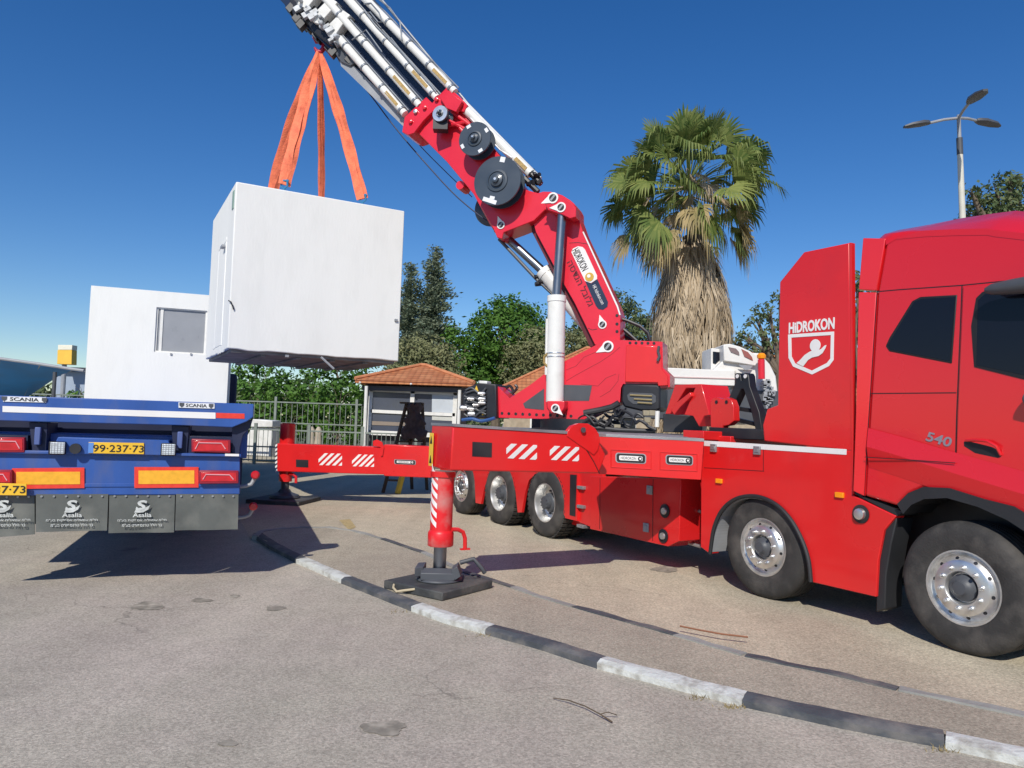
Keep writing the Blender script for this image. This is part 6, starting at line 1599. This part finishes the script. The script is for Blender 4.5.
for _ in range(330):
    z0_ = rnd.uniform(zlow, topz_); A0 = rnd.uniform(0, 2 * math.pi); kr = rnd.uniform(.74, 1.14); Lc = rnd.uniform(.6, 1.5); tw0 = rnd.uniform(-.25, .25)
    for _k in range(26):
        z = z0_ + rnd.gauss(0, .12); A = A0 + rnd.gauss(0, .13); r = prof_(z) * kr * rnd.uniform(.9, 1.0); L_ = Lc * rnd.uniform(.5, 1.05)
        c = Vector((pbx + math.cos(A) * r, PY + math.sin(A) * r, z)); o = Vector((math.cos(A), math.sin(A), 0)); tn = Vector((-math.sin(A), math.cos(A), 0))
        r2 = prof_(z - L_) * kr * rnd.uniform(.9, 1.04); e = Vector((pbx + math.cos(A) * r2, PY + math.sin(A) * r2, z - L_)) + tn * (tw0 + rnd.uniform(-.12, .12)) + o * rnd.uniform(-.03, .08)
        strip_([c, c.lerp(e, .5) + o * rnd.uniform(0, .07) + tn * rnd.uniform(-.04, .04), e], rnd.uniform(.008, .03), (tn + o * rnd.uniform(-.6, .6)).normalized(), V, F_)
sk = fastmesh('dead_frond_skirt', V, F_, SKM, palm)
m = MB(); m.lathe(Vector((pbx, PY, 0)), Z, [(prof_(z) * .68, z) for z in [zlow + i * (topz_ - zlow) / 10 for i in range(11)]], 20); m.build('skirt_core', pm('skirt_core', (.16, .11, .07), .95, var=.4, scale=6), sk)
cz = at_y(686, 182, PY).z; cc0 = Vector((pbx - .16, PY, cz))
def fan(base, direc, petl, R_, droop, V, F_, nb=24, spread=165, wid=.04, tipdroop=.3, hang=0.0):
    """one fan frond: petiole, a solid palm-shaped heart, then separate blades with hanging tips"""
    d = direc.normalized(); sd = d.cross(Z)
    if sd.length < .1: sd = Vector((1, 0, 0))
    sd.normalize(); up_v = sd.cross(d).normalized(); tw = rnd.uniform(-1.2, 1.2); sd = (sd * math.cos(tw) + up_v * math.sin(tw)).normalized(); up_v = sd.cross(d).normalized()
    hub = base + d * petl - Z * petl * (.06 + hang * .3)
    strip_([base, base.lerp(hub, .5) + Z * .08, hub], .028, sd, V, F_)
    d2 = (d - Z * hang).normalized(); prev = None
    for i in range(nb):
        a = R(-spread / 2 + spread * i / (nb - 1)); b_ = (d2 * math.cos(a) + sd * math.sin(a) + up_v * (.25 * abs(math.sin(a)))).normalized()
        L_ = R_ * (1 - .22 * abs(a) / R(spread / 2)) * rnd.uniform(.85, 1.08)
        if rnd.random() < .06: L_ *= .6
        p1 = hub + b_ * L_ * .42; p2 = hub + b_ * L_ * .74 - Z * L_ * .08 * (1 + droop); p3 = p2 + b_ * L_ * .2 * (1 - tipdroop * .5) - Z * L_ * tipdroop * rnd.uniform(.3, 1.1)
        s_ = (sd * math.cos(a) - d2 * math.sin(a)).normalized()
        b0 = len(V); V += [p1 - s_ * wid, p1 + s_ * wid, p2 - s_ * wid * .7, p2 + s_ * wid * .7, p3]; F_ += [(b0, b0 + 1, b0 + 3, b0 + 2), (b0 + 2, b0 + 3, b0 + 4)]
        if prev is not None: b0 = len(V); V += [hub, prev, p1]; F_.append((b0, b0 + 1, b0 + 2))
        prev = p1
Vg, Fg, Vo, Fo, Vd, Fd = [], [], [], [], [], []
def dirv_(A, el): return Vector((math.cos(A) * math.cos(el), math.sin(A) * math.cos(el), math.sin(el)))
for i in range(28): fan(cc0, dirv_(rnd.uniform(0, 6.28), rnd.uniform(.55, 1.5)), rnd.uniform(1.05, 1.65), rnd.uniform(.85, 1.15), .1, Vg, Fg, tipdroop=.12)
for i in range(56): fan(cc0 - Z * .15, dirv_(i * 2.4 + rnd.uniform(-.3, .3), rnd.uniform(-.15, .65)), rnd.uniform(1.15, 2.0), rnd.uniform(.8, 1.2), .3, Vg, Fg, tipdroop=rnd.uniform(.3, .7), hang=rnd.uniform(.2, .6))
for i in range(26):
    q_ = rnd.random() < .55
    fan(cc0 - Z * .4, dirv_(i * 2.4 + rnd.uniform(-.4, .4), rnd.uniform(-.6, -.05)), rnd.uniform(1.1, 1.8), rnd.uniform(.8, 1.15), .5, Vo if q_ else Vg, Fo if q_ else Fg, tipdroop=.6, hang=rnd.uniform(.6, 1.3), spread=140)
for i in range(16): fan(cc0 - Z * .8, dirv_(rnd.uniform(0, 6.28), rnd.uniform(-1.0, -.5)), rnd.uniform(.6, 1.1), rnd.uniform(.7, 1.0), 1.0, Vd, Fd, nb=16, spread=100, tipdroop=.6, wid=.025, hang=1.2)
for i in range(10): fan(cc0 - Z * .1, dirv_(rnd.uniform(0, 6.28), rnd.uniform(-.3, .5)), rnd.uniform(.8, 1.3), rnd.uniform(.5, .8), .8, Vd, Fd, nb=12, spread=80, tipdroop=.8, wid=.025, hang=.9)
cr1 = fastmesh('crown', Vg, Fg, GRN, palm)
fastmesh('yellowing_fronds', Vo, Fo, OLD, cr1); fastmesh('dry_fronds', Vd, Fd, SKM, cr1)

# ================================================================ LIGHT
w = bpy.data.worlds.new('World'); sc.world = w; w.use_nodes = True
nt = w.node_tree; bg = nt.nodes['Background']; sky = nt.nodes.new('ShaderNodeTexSky'); sky.sky_type = 'NISHITA'; sky.sun_disc = False
EL = R(39.5); sx, sy = -.225, -.974
sky.sun_elevation = EL; sky.sun_rotation = math.atan2(sx, sy); sky.altitude = 100; sky.air_density = 1.0; sky.dust_density = .15; sky.ozone_density = 4.0
hs_w = nt.nodes.new('ShaderNodeHueSaturation'); hs_w.inputs['Saturation'].default_value = 1.3; hs_w.inputs['Hue'].default_value = .509; nt.links.new(sky.outputs[0], hs_w.inputs['Color']); nt.links.new(hs_w.outputs[0], bg.inputs[0]); bg.inputs[1].default_value = .108
sl = bpy.data.lights.new('sun', 'SUN'); sl.energy = 4.2; sl.angle = R(.53); sl.color = (1, .95, .86)
so_ = bpy.data.objects.new('sun', sl); COL.objects.link(so_)
dirv = Vector((-sx * math.cos(EL), -sy * math.cos(EL), -math.sin(EL)))
so_.rotation_euler = dirv.to_track_quat('-Z', 'Y').to_euler(); so_.location = (-5, -10, 20)
sc.view_settings.view_transform = 'Standard'; sc.view_settings.look = 'None'; sc.view_settings.exposure = 0; sc.view_settings.gamma = 1
sc.cycles.max_bounces = 6; sc.cycles.use_denoising = True
sc.render.resolution_x = 1024; sc.render.resolution_y = 768
